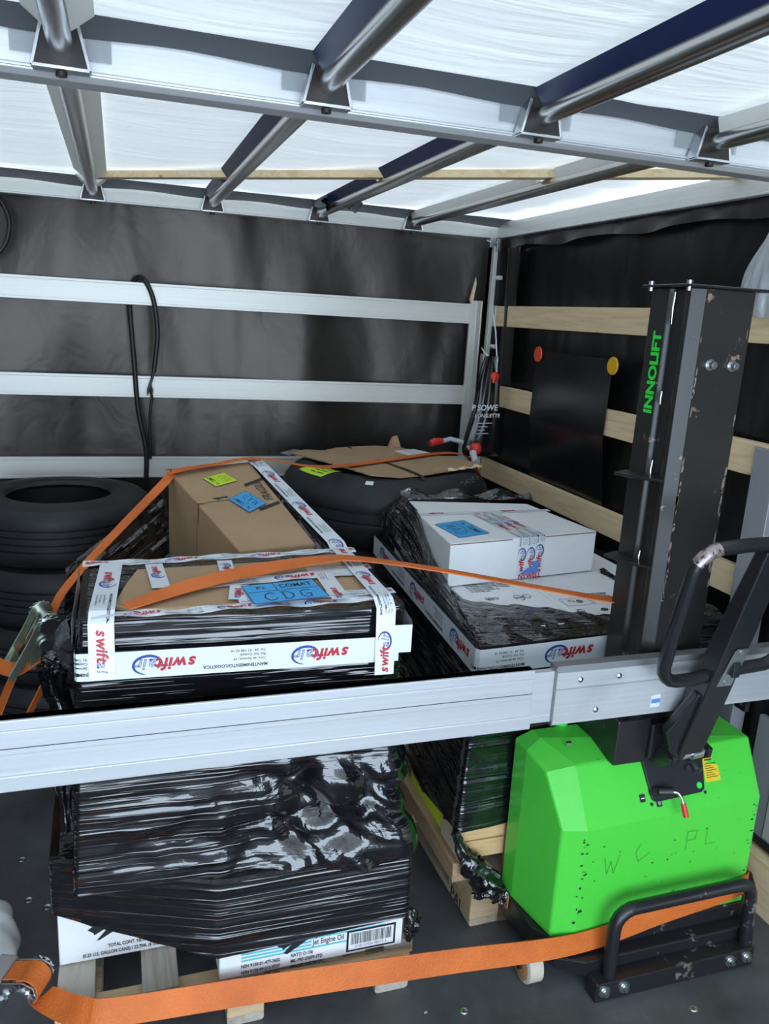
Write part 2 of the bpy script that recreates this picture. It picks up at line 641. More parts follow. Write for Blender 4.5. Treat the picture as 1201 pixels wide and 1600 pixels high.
M['light_green'] = mat('vivid green lettering', (0.03, 0.78, 0.06), 0.4)
M['hose'] = mat('milky hose', (0.45, 0.48, 0.52), 0.25, 0, 0.5)
M['sack'] = mat('white woven sack', (0.80, 0.81, 0.80), 0.5)
M['grey_panel'] = mat('grey coated board', (0.33, 0.34, 0.36), 0.4, 0.2)
M['scrap'] = mat('paper scrap', (0.7, 0.7, 0.7), 0.6)
M['navy'] = mat('navy tarpaulin strap', (0.012, 0.024, 0.085), 0.4)
M['clear'] = mat('cloudy plastic', (0.62, 0.65, 0.68), 0.2, 0, 0.6, None, **{'Alpha': 0.55})


def trans_mat(name, col, k, build=None):
    """thin sheet: mostly passes daylight on as diffuse glow, reflects the rest"""
    m = bpy.data.materials.new(name)
    m.use_nodes = True
    nt = m.node_tree
    b = nt.nodes['Principled BSDF']
    b.inputs['Base Color'].default_value = (*col, 1)
    b.inputs['Roughness'].default_value = 0.45
    t = nd(nt, 'ShaderNodeBsdfTranslucent')
    t.inputs[0].default_value = (*[c * k for c in col], 1)
    mx = nd(nt, 'ShaderNodeAddShader')
    nt.links.new(b.outputs[0], mx.inputs[0])
    nt.links.new(t.outputs[0], mx.inputs[1])
    nt.links.new(mx.outputs[0], nt.nodes['Material Output'].inputs[0])
    if build:
        build(nt, b, t)
    return m


def roof_build(nt, b, t):
    n1 = noise(nt, coord(nt, (1.3, 9, 1), (0, 0, 0.12)), 1.4, 4, 0.5, 0.6)
    n2 = noise(nt, coord(nt, (2, 2, 1)), 2.0, 3)
    n = nt.nodes.new('ShaderNodeBump')
    n.inputs['Strength'].default_value = 0.5
    n.inputs['Distance'].default_value = 0.06
    nt.links.new(n1, n.inputs['Height'])
    nt.links.new(n.outputs[0], b.inputs['Normal'])
    nt.links.new(n.outputs[0], t.inputs['Normal'])


M['roof'] = trans_mat('white translucent roof tarp', (0.72, 0.735, 0.72), 0.135, roof_build)
M['roof_band'] = trans_mat('doubled translucent roof tarp', (0.70, 0.70, 0.66), 0.30)
M['roof_skirt'] = trans_mat('dark roof edging', (0.09, 0.098, 0.108), 0.16)
M['smoke_tape'] = mat('cloudy clear tape', (0.4, 0.43, 0.44), 0.3, 0, 0.5, None, **{'Alpha': 0.35})

_sun = bpy.data.lights.new('sun', 'SUN')
_sun.energy = 4.0
_sun.angle = math.radians(8)
_sun.color = (1.0, 0.93, 0.80)
_so = bpy.data.objects.new('sun', _sun)
_so.rotation_euler = (math.radians(-38), math.radians(24), 0)
COL.objects.link(_so)

# ------------------------------------------------------------------ structure: floor, walls, roof
XL, XR, YF, YB = -1.75, 1.775, -1.75, 3.71


def grid_mesh(nu, nv, fn):
    b = MB()
    vs = [fn(i / nu, j / nv) for j in range(nv + 1) for i in range(nu + 1)]
    fs = [(j * (nu + 1) + i, j * (nu + 1) + i + 1, (j + 1) * (nu + 1) + i + 1, (j + 1) * (nu + 1) + i) for j in range(nv) for i in range(nu)]
    return b.add(vs, fs)


MB().box(XL, XR + 0.06, YF, YB + 0.06, -0.05, 0).build('floor', M['floor'], kind='structure')
g = MB()
for x, y in ((-0.265, 2.04), (-0.215, 2.0), (-0.30, 2.22), (0.75, 1.40), (1.30, 1.26)):
    g.lathe([(0.003, 0.0015), (0.009, 0.0025), (0.011, 0.0005)], (x, y, 0), 12, 0, False)
fl = bpy.data.objects['floor']
ROOT_LOC['floor'] = Vector((0, 0, 0))
g.build('floor_screws', M['zinc'], fl, kind='structure')


def far_wall(u, v):
    x, z = XL + (XR + 0.06 - XL) * u, 2.02 * v
    d = 0.022 * math.sin(x * 5.3 + 1.2 * math.sin(z * 1.7)) + 0.016 * math.sin(x * 9.1 + z * 2.6 + 1) + 0.012 * math.sin(x * 3.1 - z * 4.2)
    return (x, YB + d * 0.7, z)


def right_wall(u, v):
    y, z = YF + (YB + 0.06 - YF) * u, 2.02 * v
    d = 0.012 * math.sin(y * 6.3 + z) + 0.008 * math.sin(y * 11 + z * 3)
    return (XR + 0.01 + d * 0.6, y, z)


grid_mesh(150, 40, far_wall).build('wall_back', M['tarp'], smooth=60, kind='structure')
grid_mesh(150, 40, right_wall).build('wall_right', M['tarp_dark'], smooth=60, kind='structure')
MB().box(XL - 0.02, XL, YF, YB, 0, 2.1).build('wall_left', M['tarp_dark'], kind='structure')


def roof(u, v):
    x, y = XL + (XR + 0.22 - XL) * u, YF + (4.0 - YF) * v
    # the sheet rides on the tubes and sags between them
    s = (x + 0.083) / 0.463
    d = -0.012 * abs(math.sin(math.pi * s)) - 0.004 * math.sin(y * 7 + x * 3) * abs(math.sin(math.pi * s)) - 0.003 * math.sin(y * 23 + 4 * math.sin(x * 2))
    return (x, y, 2.088 + d)


rf = grid_mesh(120, 220, roof).build('ceiling', M['roof'], smooth=60, kind='structure')
ROOT_LOC[rf.name] = Vector((0, 0, 0))
# sewn bands that follow the tubes, and the dark edging along the rails
TX = [-0.083, 0.393, 0.855, 1.296]
for k, x in enumerate(TX):
    m_ = M['navy'] if k in (1, 2) else M['roof_band']
    dx = (0.058, 0.040, 0.040, 0.026)[k]
    yb = 3.44 - 0.7604 * (x + 0.1)
    b = MB()
    for y0, y1 in ((YF + 0.02, 1.60), (1.735, yb - 0.06), (yb + 0.06, 3.60)):
        # the strap is sewn to the sheet and wraps down onto the tube
        b.prism([(x - 0.016, y0, 2.036), (x - 0.004, y0, 2.046), (x - dx + 0.02, y0, 2.068), (x - dx, y0, 2.068)], (0, y1 - y0, 0))
        if k == 0:
            b.prism([(x + 0.016, y0, 2.036), (x + 0.004, y0, 2.046), (x + dx - 0.02, y0, 2.068), (x + dx, y0, 2.068)], (0, y1 - y0, 0))
    b.build('tarp_strap', m_, rf, kind='structure')


def skirt(x0, x1, y0, y1, z0, z1, nm):
    b = MB()
    n = 60
    vs, fs = [], []
    for i in range(n + 1):
        t = i / n
        x = x0 + (x1 - x0) * t
        wv = 0.004 * math.sin(x * 13.6)
        for y, z in ((y0, z0 + wv), (y0 + (y1 - y0) * 0.5, z0 * 0.45 + z1 * 0.55), (y1, z1)):
            vs.append((x, y, z))
    for i in range(n):
        for j in range(2):
            a = i * 3 + j
            fs.append((a, a + 3, a + 4, a + 1))
    b.add(vs, fs)
    return b.build(nm, M['roof_skirt'], rf, smooth=50, kind='structure')


skirt(XL, XR, 1.655, 1.605, 2.048, 2.072, 'tarp_skirt')
skirt(XL, XR, 3.645, 3.54, 2.046, 2.070, 'tarp_skirt')

# ------------------------------------------------------------------ roof frame
def bracket_at(par, x, y, z, s):
    """trapezoid pocket with a bolt; s = side the tube comes from (-1 towards the door, +1 towards the back)"""
    b = MB()
    yo = y + s * 0.024
    poly = [(x - 0.047, yo, z - 0.034), (x + 0.047, yo, z - 0.034), (x + 0.030, yo, z + 0.034), (x - 0.030, yo, z + 0.034)]
    b.prism(poly, (0, s * 0.006, 0), 0)
    rim = [V(q[0], y, q[2]) for q in (poly[3], poly[0], poly[1], poly[2])]
    for a, c in zip(rim[:-1], rim[1:]):
        d = (c - a).normalized()
        p = V(0, 1, 0).cross(d) * 0.003
        b.prism([a - p, c - p, c + p, a + p], (0, s * 0.034, 0), 1)
    br = b.build('bracket', [M['dark_metal'], M['zinc']], par, bevel=0.001, label='dark trapezoid bracket with a bright rim')
    MB().cyl((x, y + s * 0.020, z - 0.0385), (x, y + s * 0.020, z - 0.046), 0.010, 10).build('bolt', M['dark_metal'], br, smooth=40)
    return br


near = empty('roof_rail', (0, 1.665, 1.985), 'broad aluminium roof rail crossing near the top of the photo, brackets along its face', 'rail')
b = MB()
b.prism([(XL, 1.665, 1.988), (XL, 1.675, 1.978), (XL, 1.725, 1.978), (XL, 1.725, 2.062), (XL, 1.665, 2.062)], (XR - XL - 0.01, 0, 0))
b.box(XL, XR - 0.01, 1.660, 1.667, 1.990, 1.996)
b.box(XL, XR - 0.01, 1.661, 1.667, 2.054, 2.063)
b.build('beam', M['alu'], near, bevel=0.002)
for x in TX:
    bracket_at(near, x, 1.660, 2.022, -1)
    for s in (-1, 1):
        MB().box(x + s * 0.062 - 0.022, x + s * 0.062 + 0.022, 1.658, 1.661, 2.012, 2.052).build('tape', M['smoke_tape'], near, label='piece of cloudy clear tape')
far = empty('roof_rail', (0, 3.66, 1.985), 'white roof rail along the top of the far black tarp wall', 'rail')
b = MB()
b.box(XL, XR - 0.03, 3.655, 3.695, 1.992, 2.056)
b.box(XL, XR - 0.03, 3.650, 3.656, 1.992, 2.000)
b.build('beam', M['slat'], far, bevel=0.002)
for x in TX:
    bracket_at(far, x, 3.655, 2.026, -1)
rr = empty('roof_rail', (1.75, 1.0, 1.985), 'pale roof rail running above the right hand tarp wall into the far corner', 'rail')
b = MB()
b.box(1.735, 1.768, YF, 3.655, 1.992, 2.062)
b.box(1.729, 1.736, YF, 3.655, 1.992, 2.000)
b.build('beam', M['alu_y'], rr, bevel=0.002)
# ruffled tarp edge that hangs under the right rail
b = grid_mesh(160, 8, lambda u, v: (1.752 - 0.012 * v + 0.010 * v * math.sin(u * 70 + 3 * math.sin(u * 9)), -0.5 + 4.1 * u, 1.995 - 0.055 * v - 0.008 * v * math.sin(u * 45)))
b.build('tarp_hem', M['tarp_dark'], rr, smooth=60, label='ruffled black tarp hem')

SEG = ['leftmost', 'second from the left', 'third from the left', 'rightmost']
for k, x in enumerate(TX):
    for part, (y0, y1) in enumerate(((YF + 0.05, 1.655), (1.73, 3.648))):
        b = MB()
        b.cyl((x, y0, 2.026), (x, y1, 2.026), 0.021, 20)
        o = b.build('roof_tube', M['steel'], smooth=40, origin=(x, y0, 2.026))
        where = 'coming towards the viewer from the broad rail' if part == 0 else 'between the broad rail and the far wall'
        setp(o, f'{SEG[k]} grey steel roof tube {where}', 'tube', 'steel roof tubes')

b = MB()
a0, a1 = V(-0.10, 3.44, 2.0595), V(1.728, 2.05, 2.0595)
d = (a1 - a0).normalized()
p = V(-d.y, d.x, 0) * 0.0225
b.prism([a0 - p - V(0, 0, .012), a0 + p - V(0, 0, .012), a0 + p + V(0, 0, .012), a0 - p + V(0, 0, .012)], a1 - a0)
o = b.build('wooden_batten', M['pine_x'], bevel=0.001, origin=tuple(a0))
setp(o, 'long thin pale wooden batten lying across the roof tubes under the white roof', 'batten')
# frayed rag of roof tarp by the third tube
b = grid_mesh(16, 8, lambda u, v: (0.80 + 0.16 * u + 0.01 * math.sin(9 * v + 7 * u), 3.36 - 0.05 * v + 0.02 * math.sin(8 * u), 2.066 - 0.055 * v * (0.5 + 0.5 * abs(math.sin(5 * u + 1))) - 0.01 * math.sin(11 * u)))
setp(b.build('tarp_rag', M['flap'], smooth=60, origin=(0.88, 3.36, 2.07)), 'torn black rag of tarp hanging beside a roof tube near the far rail', 'rag')

# ------------------------------------------------------------------ slats, planks, corner
slat_mb = MB()
slat_mb.box(XL + 1.75, 1.655 + 1.75, -0.012, 0.012, -0.0465, 0.0465)
slat_mb.box(XL + 1.75, 1.655 + 1.75, -0.0145, -0.011, 0.035, 0.0465)
slat_mb.box(XL + 1.75, 1.655 + 1.75, -0.0145, -0.011, -0.0465, -0.035)
s0 = slat_mb.build('wall_slat', M['slat'], bevel=0.0015)
for i, (z, lab) in enumerate(((1.637, 'upper white aluminium slat across the far tarp wall, black cord hung over it'),
                              (1.245, 'middle white aluminium slat across the far tarp wall'),
                              (0.887, 'lowest white aluminium slat of the far wall, partly hidden by tyres'))):
    o = s0 if i == 0 else copy_tree(s0)
    o.location = (XL, 3.668, z)
    setp(o, lab, 'slat', 'white slats on the far wall')
for z, h, y0, y1, lab in ((1.633, 0.094, 0.9, 3.60, 'upper wooden plank on the right wall, passing behind the mast top'),
                          (1.262, 0.098, 0.9, 3.58, 'middle wooden plank on the right wall, crossed by the hanging black sheet'),
                          (0.893, 0.094, 1.775, 3.62, 'lowest wooden plank on the right wall, below the hanging black sheet')):
    b = MB()
    b.box(1.728, 1.752, y0, y1, z - h / 2, z + h / 2)
    o = b.build('wall_plank', M['pine_y'], bevel=0.002, origin=(1.74, y0, z))
    setp(o, lab, 'plank', 'wooden planks on the right wall')

cp = empty('corner_post', (1.69, 3.64, 0), 'aluminium corner post where the far wall meets the right wall', 'post')
b = MB()
b.box(1.625, 1.668, 3.652, 3.668, 0.0, 1.70)
b.box(1.660, 1.668, 3.610, 3.668, 0.0, 1.70)
b.build('slat_holder', M['alu_z'], cp, bevel=0.001)
b = MB()
b.box(1.690, 1.722, 3.60, 3.64, 0.0, 1.95)
b.box(1.690, 1.696, 3.575, 3.64, 1.45, 1.95)
b.build('upright', M['alu_z'], cp, bevel=0.002)
b = MB()
b.box(1.672, 1.70, 3.585, 3.61, 1.945, 1.99)
b.cyl((1.655, 3.60, 1.972), (1.715, 3.60, 1.972), 0.007)
b.box(1.706, 1.722, 3.585, 3.60, 1.93, 1.985)
b.build('latch', M['zinc'], cp, bevel=0.001, label='bright metal latch')
for z in (1.81, 1.49):
    MB().cyl((1.722, 3.595, z), (1.732, 3.565, z), 0.010, 10).build('peg', M['white'], cp, smooth=40, label='small white peg')
b = MB()
b.prism([(1.622, 3.66, 1.70), (1.640, 3.66, 1.70), (1.650, 3.66, 1.78), (1.646, 3.66, 1.81)], (0, 0.01, 0))
b.build('wedge', M['pine_x'], cp, label='pale splinter of wood above the slat')
b = MB()
b.box(1.722, 1.730, 3.58, 3.625, 1.585, 1.682)
b.build('plank_holder', M['alu_z'], cp, bevel=0.001)
b = grid_mesh(14, 30, lambda u, v: (1.735 + 0.012 * math.sin(u * 9 + v * 2), 3.54 - 0.16 * u, 1.32 + 0.62 * v))
setp(b.build('tarp_fold', M['tarp'], smooth=60, origin=(1.74, 3.46, 1.32)), 'gathered fold of dark tarp hanging beside the corner post', 'tarp')

# black sheet with two round stickers
fp = empty('hanging_sheet', (1.75, 2.85, 0.5), 'glossy black sheet hung on the right wall with an orange and a yellow disc', 'sheet')
def sheet(u, v):
    y = 3.135 + (2.555 - 3.135) * u
    k = min(1.0, max(0.0, (0.69 - v) / 0.25))
    x = 1.7225 + 0.003 * math.sin(u * 4) * (1 - k) + 0.036 * k
    return (x - 0.002 * math.sin(u * 6 + v * 5), y + 0.03 * (1 - v) * (1 if u < 0.5 else 0.6), 0.55 + 0.945 * v)
grid_mesh(20, 40, sheet).build('sheet_body', M['flap'], fp, smooth=60)
for y, z, m_, l_ in ((3.11, 1.480, 'sticker_red', 'round orange red sticker'), (2.548, 1.472, 'sticker_amber', 'round amber sticker')):
    b = MB()
    b.lathe([(0.0, -0.0045), (0.031, -0.0045), (0.033, -0.001), (0.033, 0.0005), (0.0, 0.0005)], (1.7185, y, z), 40, 0, False, 'X')
    b.build('sticker', M[m_], fp, smooth=40, label=l_)
b = MB()
for z in (0.878, 0.862):
    pass

# lower right: side post, panels, kerb board
sp = empty('side_post', (1.70, 1.74, 0), 'grey steel side post at the right edge behind the black handle', 'post')
b = MB()
b.box(1.715, 1.765, 1.715, 1.80, 0.0, 1.30)
b.build('upright', M['grey_panel'], sp, bevel=0.003)
b = MB()
b.box(1.70, 1.716, 1.655, 1.70, 0.545, 0.60)
b.cyl((1.695, 1.665, 0.572), (1.695, 1.70, 0.572), 0.008)
b.build('latch', M['dark_metal'], sp, bevel=0.002, label='black latch block')
dp = empty('drop_side', (1.75, 1.3, 0.19), 'grey drop side panel at the lower right edge beside the green truck', 'panel')
MB().box(1.741, 1.760, 0.2, 1.64, 0.19, 0.545).build('panel_sheet', M['grey_panel'], dp, bevel=0.003)
MB().box(1.736, 1.742, 0.2, 1.55, 0.20, 0.5).build('panel_inset', M['alu_y'], dp, bevel=0.002)
MB().box(1.725, 1.745, 0.2, 1.64, 0.178, 0.192).build('seal', M['cord'], dp)
setp(MB().box(1.700, 1.762, 0.2, 1.66, 0.0, 0.165).build('kerb_board', M['pine_y'], bevel=0.003, origin=(1.73, 0.9, 0)), 'thick pale wooden kerb board on the floor along the right wall', 'board')

# ------------------------------------------------------------------ tyres
def van_tyre_profile(R, h, hub):
    """closed section (r, z) with ribs in the tread"""
    p = [(hub, 0.018), (hub + 0.012, 0.004), (hub + 0.03, 0.0), (R * 0.80, 0.002), (R * 0.92, 0.010), (R - 0.012, 0.026), (R, 0.048)]
    n = 5
    for i in range(n):
        z0 = 0.048 + (h - 0.096) * i / n
        z1 = 0.048 + (h - 0.096) * (i + 1) / n
        if i:
            p += [(R - 0.009, z0 - 0.003), (R - 0.009, z0 + 0.003), (R, z0 + 0.004)]
        p.append((R, z1 - 0.004))
    p += [(R - 0.012, h - 0.026), (R * 0.92, h - 0.010), (R * 0.80, h - 0.002), (hub + 0.03, h), (hub + 0.012, h - 0.004), (hub, h - 0.018)]
    p += [(hub + 0.015, h - 0.03), (R - 0.03, h * 0.75), (R - 0.03, h * 0.25), (hub + 0.015, 0.03)]
    return p[::-1]


def dense_profile(p):
    return p


TR, TH = 0.335, 0.222
b = MB().lathe(van_tyre_profile(TR, TH, 0.185), n=72)
t0 = b.build('van_tyre', M['rubber'], smooth=32)
tyre_labels = ['black road tyre on top of the stack at the left edge, its open hole showing',
               'black road tyre second from the top in the left stack',
               'black road tyre third from the top in the left stack',
               'black road tyre at the bottom of the left stack, on the floor']
for i in range(4):
    o = t0 if i == 0 else copy_tree(t0)
    o.location = (-0.218 + 0.006 * ((i * 7) % 3 - 1), 3.185 - 0.004 * ((i * 5) % 3), 0.002 + TH * 1.002 * (3 - i))
    setp(o, tyre_labels[i], 'tyre', 'road tyres in the left stack')

AR, AH, AHUB = 0.44, 0.283, 0.20
ACX, ACY = 1.075, 3.165


def aero_prof(R, h, hub, n=14):
    p = [(hub, 0.075), (hub + 0.01, 0.05), (hub + 0.03, 0.035)]
    # round shoulder
    for i in range(9):
        a = math.radians(200 + 70 * i / 8)
        p.append((R - 0.115 + 0.115 * math.cos(math.radians(-110 + 110 * i / 8)), 0.11 + 0.11 * math.sin(math.radians(-110 + 110 * i / 8))))
    q = [(r, h - z) for r, z in p[::-1]]
    groove = [(R - 0.002, h * 0.41), (R - 0.010, h * 0.415), (R - 0.010, h * 0.435), (R, h * 0.44), (R, h * 0.56), (R - 0.010, h * 0.565), (R - 0.010, h * 0.585), (R - 0.002, h * 0.59)]
    inner = [(hub + 0.02, h - 0.09), (R - 0.06, h * 0.6), (R - 0.06, h * 0.4), (hub + 0.02, 0.09)]
    return (p + groove + q + inner)[::-1]


b = MB().lathe(aero_prof(AR, AH, AHUB), n=96)
a0 = b.build('aircraft_tyre', M['rubber'], smooth=32)
aero = []
for i, lab in enumerate(('large smooth black aircraft tyre on top of the far stack, cardboard sheet lying on it',
                         'large black aircraft tyre second from the top under the cardboard covered one',
                         'large black aircraft tyre lowest in the far stack, on a pallet')):
    o = a0 if i == 0 else copy_tree(a0)
    o.location = (ACX, ACY, 0.146 + AH * 1.001 * (2 - i))
    setp(o, lab, 'tyre', 'aircraft tyres in the far stack')
    aero.append(o)
AZ = 0.146 + AH * 3.003          # top of the stack
top = aero[0]
ROOT_LOC[top.name] = Vector(top.location)


def on_tyre(th, s, lift=0.002):
    """point on the upper shoulder of the top tyre; s = 0 at the tread, 1 near the bead"""
    a = math.radians(0 + 110 * s)
    r = AR - 0.115 + (0.115 + lift) * math.cos(a)
    z = AZ - 0.11 + (0.11 + lift) * math.sin(a)
    return (ACX + r * math.cos(th), ACY + r * math.sin(th), z)


def tyre_patch(th0, th1, s0, s1, skew=0.0, n=10):
    return grid_mesh(n, n, lambda u, v: on_tyre(th0 + (th1 - th0) * u + skew * v, s0 + (s1 - s0) * v))


b = tyre_patch(math.radians(186), math.radians(211), 0.52, 0.98, math.radians(7))
b.build('paper_sticker', M['label_yellow'], top, smooth=60, label='fluorescent yellow paper sticker')
b = MB()
for s in (0.60, 0.68, 0.76, 0.84, 0.91):
    for k, (c0, c1) in enumerate(((0.12, 0.34), (0.4, 0.62), (0.68, 0.9))):
        if (int(s * 100) + k) % 4 == 0:
            continue
        sk = math.radians(7) * (s - 0.52) / 0.46
        A = math.radians(186) + math.radians(25) * c0 + sk
        B = math.radians(186) + math.radians(25) * c1 + sk
        b.add([on_tyre(A, s, .003), on_tyre(B, s, .003), on_tyre(B, s + 0.025, .003), on_tyre(A, s + 0.025, .003)], [(0, 1, 2, 3)])
b.build('sticker_print', M['ink'], top)
b = tyre_patch(math.radians(240), math.radians(244.5), 0.50, 0.60)
b.build('bead_tag', M['white'], top, label='small white tag')
# strap mark and chalk marks
b = MB()
rnd = random.Random(3)
th = math.radians(301)
for i in range(26):
    d = math.radians(0.55 + rnd.random() * 0.4)
    s = 0.44 + 0.10 * rnd.random()
    b.add([on_tyre(th, s, .0025), on_tyre(th + d, s + .01, .0025), on_tyre(th + d, s + .03, .0025), on_tyre(th, s + .02, .0025)], [(0, 1, 2, 3)])
    th += d * (1.3 if i % 4 else 2.2)
M['chalk'] = mat('pale scuff', (0.30, 0.31, 0.32), 0.7)
b.build('chalk_mark', M['chalk'], top, label='row of pale scuffed marks')
ROOT_LOC[top.name] = Vector(top.location)

# pallet under the far stack
def pallet(name_loc, label, w, l, xm, ym, rz=0.0, group='wooden pallets', narrow=False):
    """EUR style pallet: w along x, l along y; origin at its centre on the floor"""
    root = empty('wooden_pallet', (0, 0, 0), label, 'pallet', group)
    dw = [0.145, 0.10, 0.145, 0.10, 0.145]
    xs = [-w / 2 + 0.0725, -w / 4 + 0.01, 0, w / 4 - 0.01, w / 2 - 0.0725]
    if narrow:
        dw = [0.078] * 5
        xs = [-w / 2 + 0.042, -0.187, 0.0, 0.187, w / 2 - 0.042]
    for x, d_ in zip(xs, dw):
        MB().box(x - d_ / 2, x + d_ / 2, -l / 2, l / 2, 0.122, 0.144).build('deck_board', ym, root, bevel=0.002)
    for y in (-l / 2 + 0.0725, 0, l / 2 - 0.0725):
        sw = 0.0725 if not (narrow and y < 0) else 0.022
        yc = y if not (narrow and y < 0) else -l / 2 + 0.026
        MB().box(-w / 2, w / 2, yc - sw, yc + sw, 0.1, 0.122).build('stringer_board', xm, root, bevel=0.002)
        for x, d_ in ((-w / 2 + 0.05, 0.1), (0, 0.145), (w / 2 - 0.05, 0.1)):
            d_ = 0.085 if narrow else d_
            MB().box(x - d_ / 2, x + d_ / 2, y - 0.0725, y + 0.0725, 0.022, 0.1).build('block', xm, root, bevel=0.003)
    for x, d_ in ((-w / 2 + 0.05, 0.1), (0, 0.145), (w / 2 - 0.05, 0.1)):
        d_ = 0.085 if narrow else d_
        MB().prism([(x - d_ / 2 + 0.006, -l / 2, 0), (x + d_ / 2 - 0.006, -l / 2, 0), (x + d_ / 2, -l / 2, 0.006), (x + d_ / 2, -l / 2, 0.022), (x - d_ / 2, -l / 2, 0.022), (x - d_ / 2, -l / 2, 0.006)], (0, l, 0)).build('base_board', ym, root, bevel=0.002)
    root.location = name_loc
    root.rotation_euler = (0, 0, rz)
    return root


pallet((1.10, 3.10, 0), 'pallet hidden in shade under the stack of aircraft tyres', 0.8, 0.8, M['pallet_x'], M['pallet_y'])
PA = pallet((0.245, 2.095, 0), 'weathered wooden pallet at the front left under the oil cartons', 0.81, 1.19, M['pallet_x'], M['pallet_grey'], narrow=True)

# ------------------------------------------------------------------ stretch film shells
def resample(poly, ds, rc):
    """closed polygon with rounded corners -> dense points, outward normals, arc length"""
    P = [Vector(p) for p in poly]
    n = len(P)
    pts = []
    for i in range(n):
        a, p, c = P[i - 1], P[i], P[(i + 1) % n]
        d1, d2 = (a - p).normalized(), (c - p).normalized()
        t = min(rc, (a - p).length * 0.4, (c - p).length * 0.4)
        for k in range(7):
            s = k / 6
            q0, q2 = p + d1 * t, p + d2 * t
            pts.append(q0 * (1 - s) ** 2 + p * 2 * s * (1 - s) + q2 * s ** 2)
    out = []
    m = len(pts)
    for i in range(m):
        a, c = pts[i], pts[(i + 1) % m]
        k = max(1, int((c - a).length / ds))
        for j in range(k):
            out.append(a.lerp(c, j / k))
    arr = np.array([(p.x, p.y) for p in out])
    nx = np.roll(arr, -1, 0) - np.roll(arr, 1, 0)
    nx /= np.linalg.norm(nx, axis=1)[:, None]
    nrm = np.stack([nx[:, 1], -nx[:, 0]], 1)
    s = np.concatenate([[0], np.cumsum(np.linalg.norm(np.diff(arr, axis=0), axis=1))])
    return arr, nrm, s


def film_shell(name, parent, poly, zb, zt, poly_top=None, amp=0.004, camp=0.0, cmask=None, cap=True, dz=0.008, ds=0.012, rc=0.012, seed=1, slope=0.12, capz=None, cap_amp=0.010, label=None, material=None):
    """wrapped film: side wall between zb(x,y) and zt(x,y), streaked and crumpled, with an optional creased top"""
    arr, nrm, s = resample(poly, ds, rc)
    arr2 = arr
    if poly_top is not None:
        arr2, _, _ = resample(poly_top, ds, rc)
        # match parametrisation by arc fraction
        f1 = s / s[-1]
        s2 = np.concatenate([[0], np.cumsum(np.linalg.norm(np.diff(arr2, axis=0), axis=1))])
        f2 = s2 / s2[-1]
        arr2 = np.stack([np.interp(f1, f2, arr2[:, 0]), np.interp(f1, f2, arr2[:, 1])], 1)
    N = len(arr)
    zbv = np.array([zb(x, y) for x, y in arr])
    ztv = np.array([zt(x, y) for x, y in arr2])
    K = max(3, int(np.max(ztv - zbv) / dz))
    T = np.linspace(0, 1, K + 1)
    X = arr[None, :, 0] * (1 - T[:, None]) + arr2[None, :, 0] * T[:, None]
    Y = arr[None, :, 1] * (1 - T[:, None]) + arr2[None, :, 1] * T[:, None]
    Z = zbv[None] * (1 - T[:, None]) + ztv[None] * T[:, None]
    S = np.broadcast_to(s[None], Z.shape)
    w = Z + slope * np.sin(S * 2.1 + seed) * 0.15
    dsp = amp * (ridged(S * 1.7 + seed, w * 30, seed) ** 4 * 0.9 + ridged(S * 3.1, w * 62 + 3, seed + 5) ** 3 * 0.5 + (vnoise(S * 5, w * 6, seed + 9) - 0.5) * 1.2)
    cm = np.zeros_like(Z)
    if camp:
        cm = np.array([[cmask(X[i, j], Y[i, j], Z[i, j]) for j in range(N)] for i in range(K + 1)])
        dsp = dsp * (1 - 0.5 * cm) + camp * cm * (facets(S * 9 + 5 * Z, Z * 12 - S * 3, seed) * 0.62 + facets(S * 21, Z * 26 + S * 7, seed + 20) * 0.34 + 0.06)
    X = X + nrm[None, :, 0] * dsp
    Y = Y + nrm[None, :, 1] * dsp
    vs = np.stack([X, Y, Z], -1).reshape(-1, 3)
    uv = np.stack([S, Z], -1).reshape(-1, 2)
    cmv = cm.reshape(-1)
    fs = []
    for i in range(K):
        for j in range(N):
            j2 = (j + 1) % N
            fs.append((i * N + j, i * N + j2, (i + 1) * N + j2, (i + 1) * N + j))
    if cap:
        cx, cy = vs[-N:, 0].mean(), vs[-N:, 1].mean()
        base = vs[-N:].copy()
        rings = 22
        allv, alluv, allc = [vs], [uv], [cmv]
        off = len(vs)
        prev = off - N
        for r in range(1, rings + 1):
            t = r / rings
            rx = base[:, 0] * (1 - t) + cx * t
            ry = base[:, 1] * (1 - t) + cy * t
            rz = base[:, 2].copy() if capz is None else np.array([capz(x, y) for x, y in zip(rx, ry)]) * min(1, t * 6) + base[:, 2] * (1 - min(1, t * 6))
            rz = rz + cap_amp * min(1, t * 5) * (facets(rx * 16, ry * 16, seed + 3) * 0.9 + ridged(rx * 9 + ry * 4, ry * 21, seed + 7) ** 3 * 0.5)
            allv.append(np.stack([rx, ry, rz], -1))
            alluv.append(np.stack([rx * 1.0, ry * 1.0], -1))
            allc.append(np.ones(N) * 0.8)
            for j in range(N):
                j2 = (j + 1) % N
                fs.append((prev + j, prev + j2, off + j2, off + j))
            prev = off
            off += N
        fs.append(tuple(range(prev, prev + N)))
        vs, uv, cmv = np.concatenate(allv), np.concatenate(alluv), np.concatenate(allc)
    b = MB()
    b.v = [tuple(p) for p in vs]
    b.f = [list(f) for f in fs]
    b.m = [0] * len(fs)
    b.uv = uv
    o = b.build(name, material or M['film'], parent, smooth=55, label=label)
    at = o.data.attributes.new('crumple', 'FLOAT', 'POINT')
    at.data.foreach_set('value', cmv.astype(np.float32))
    return o


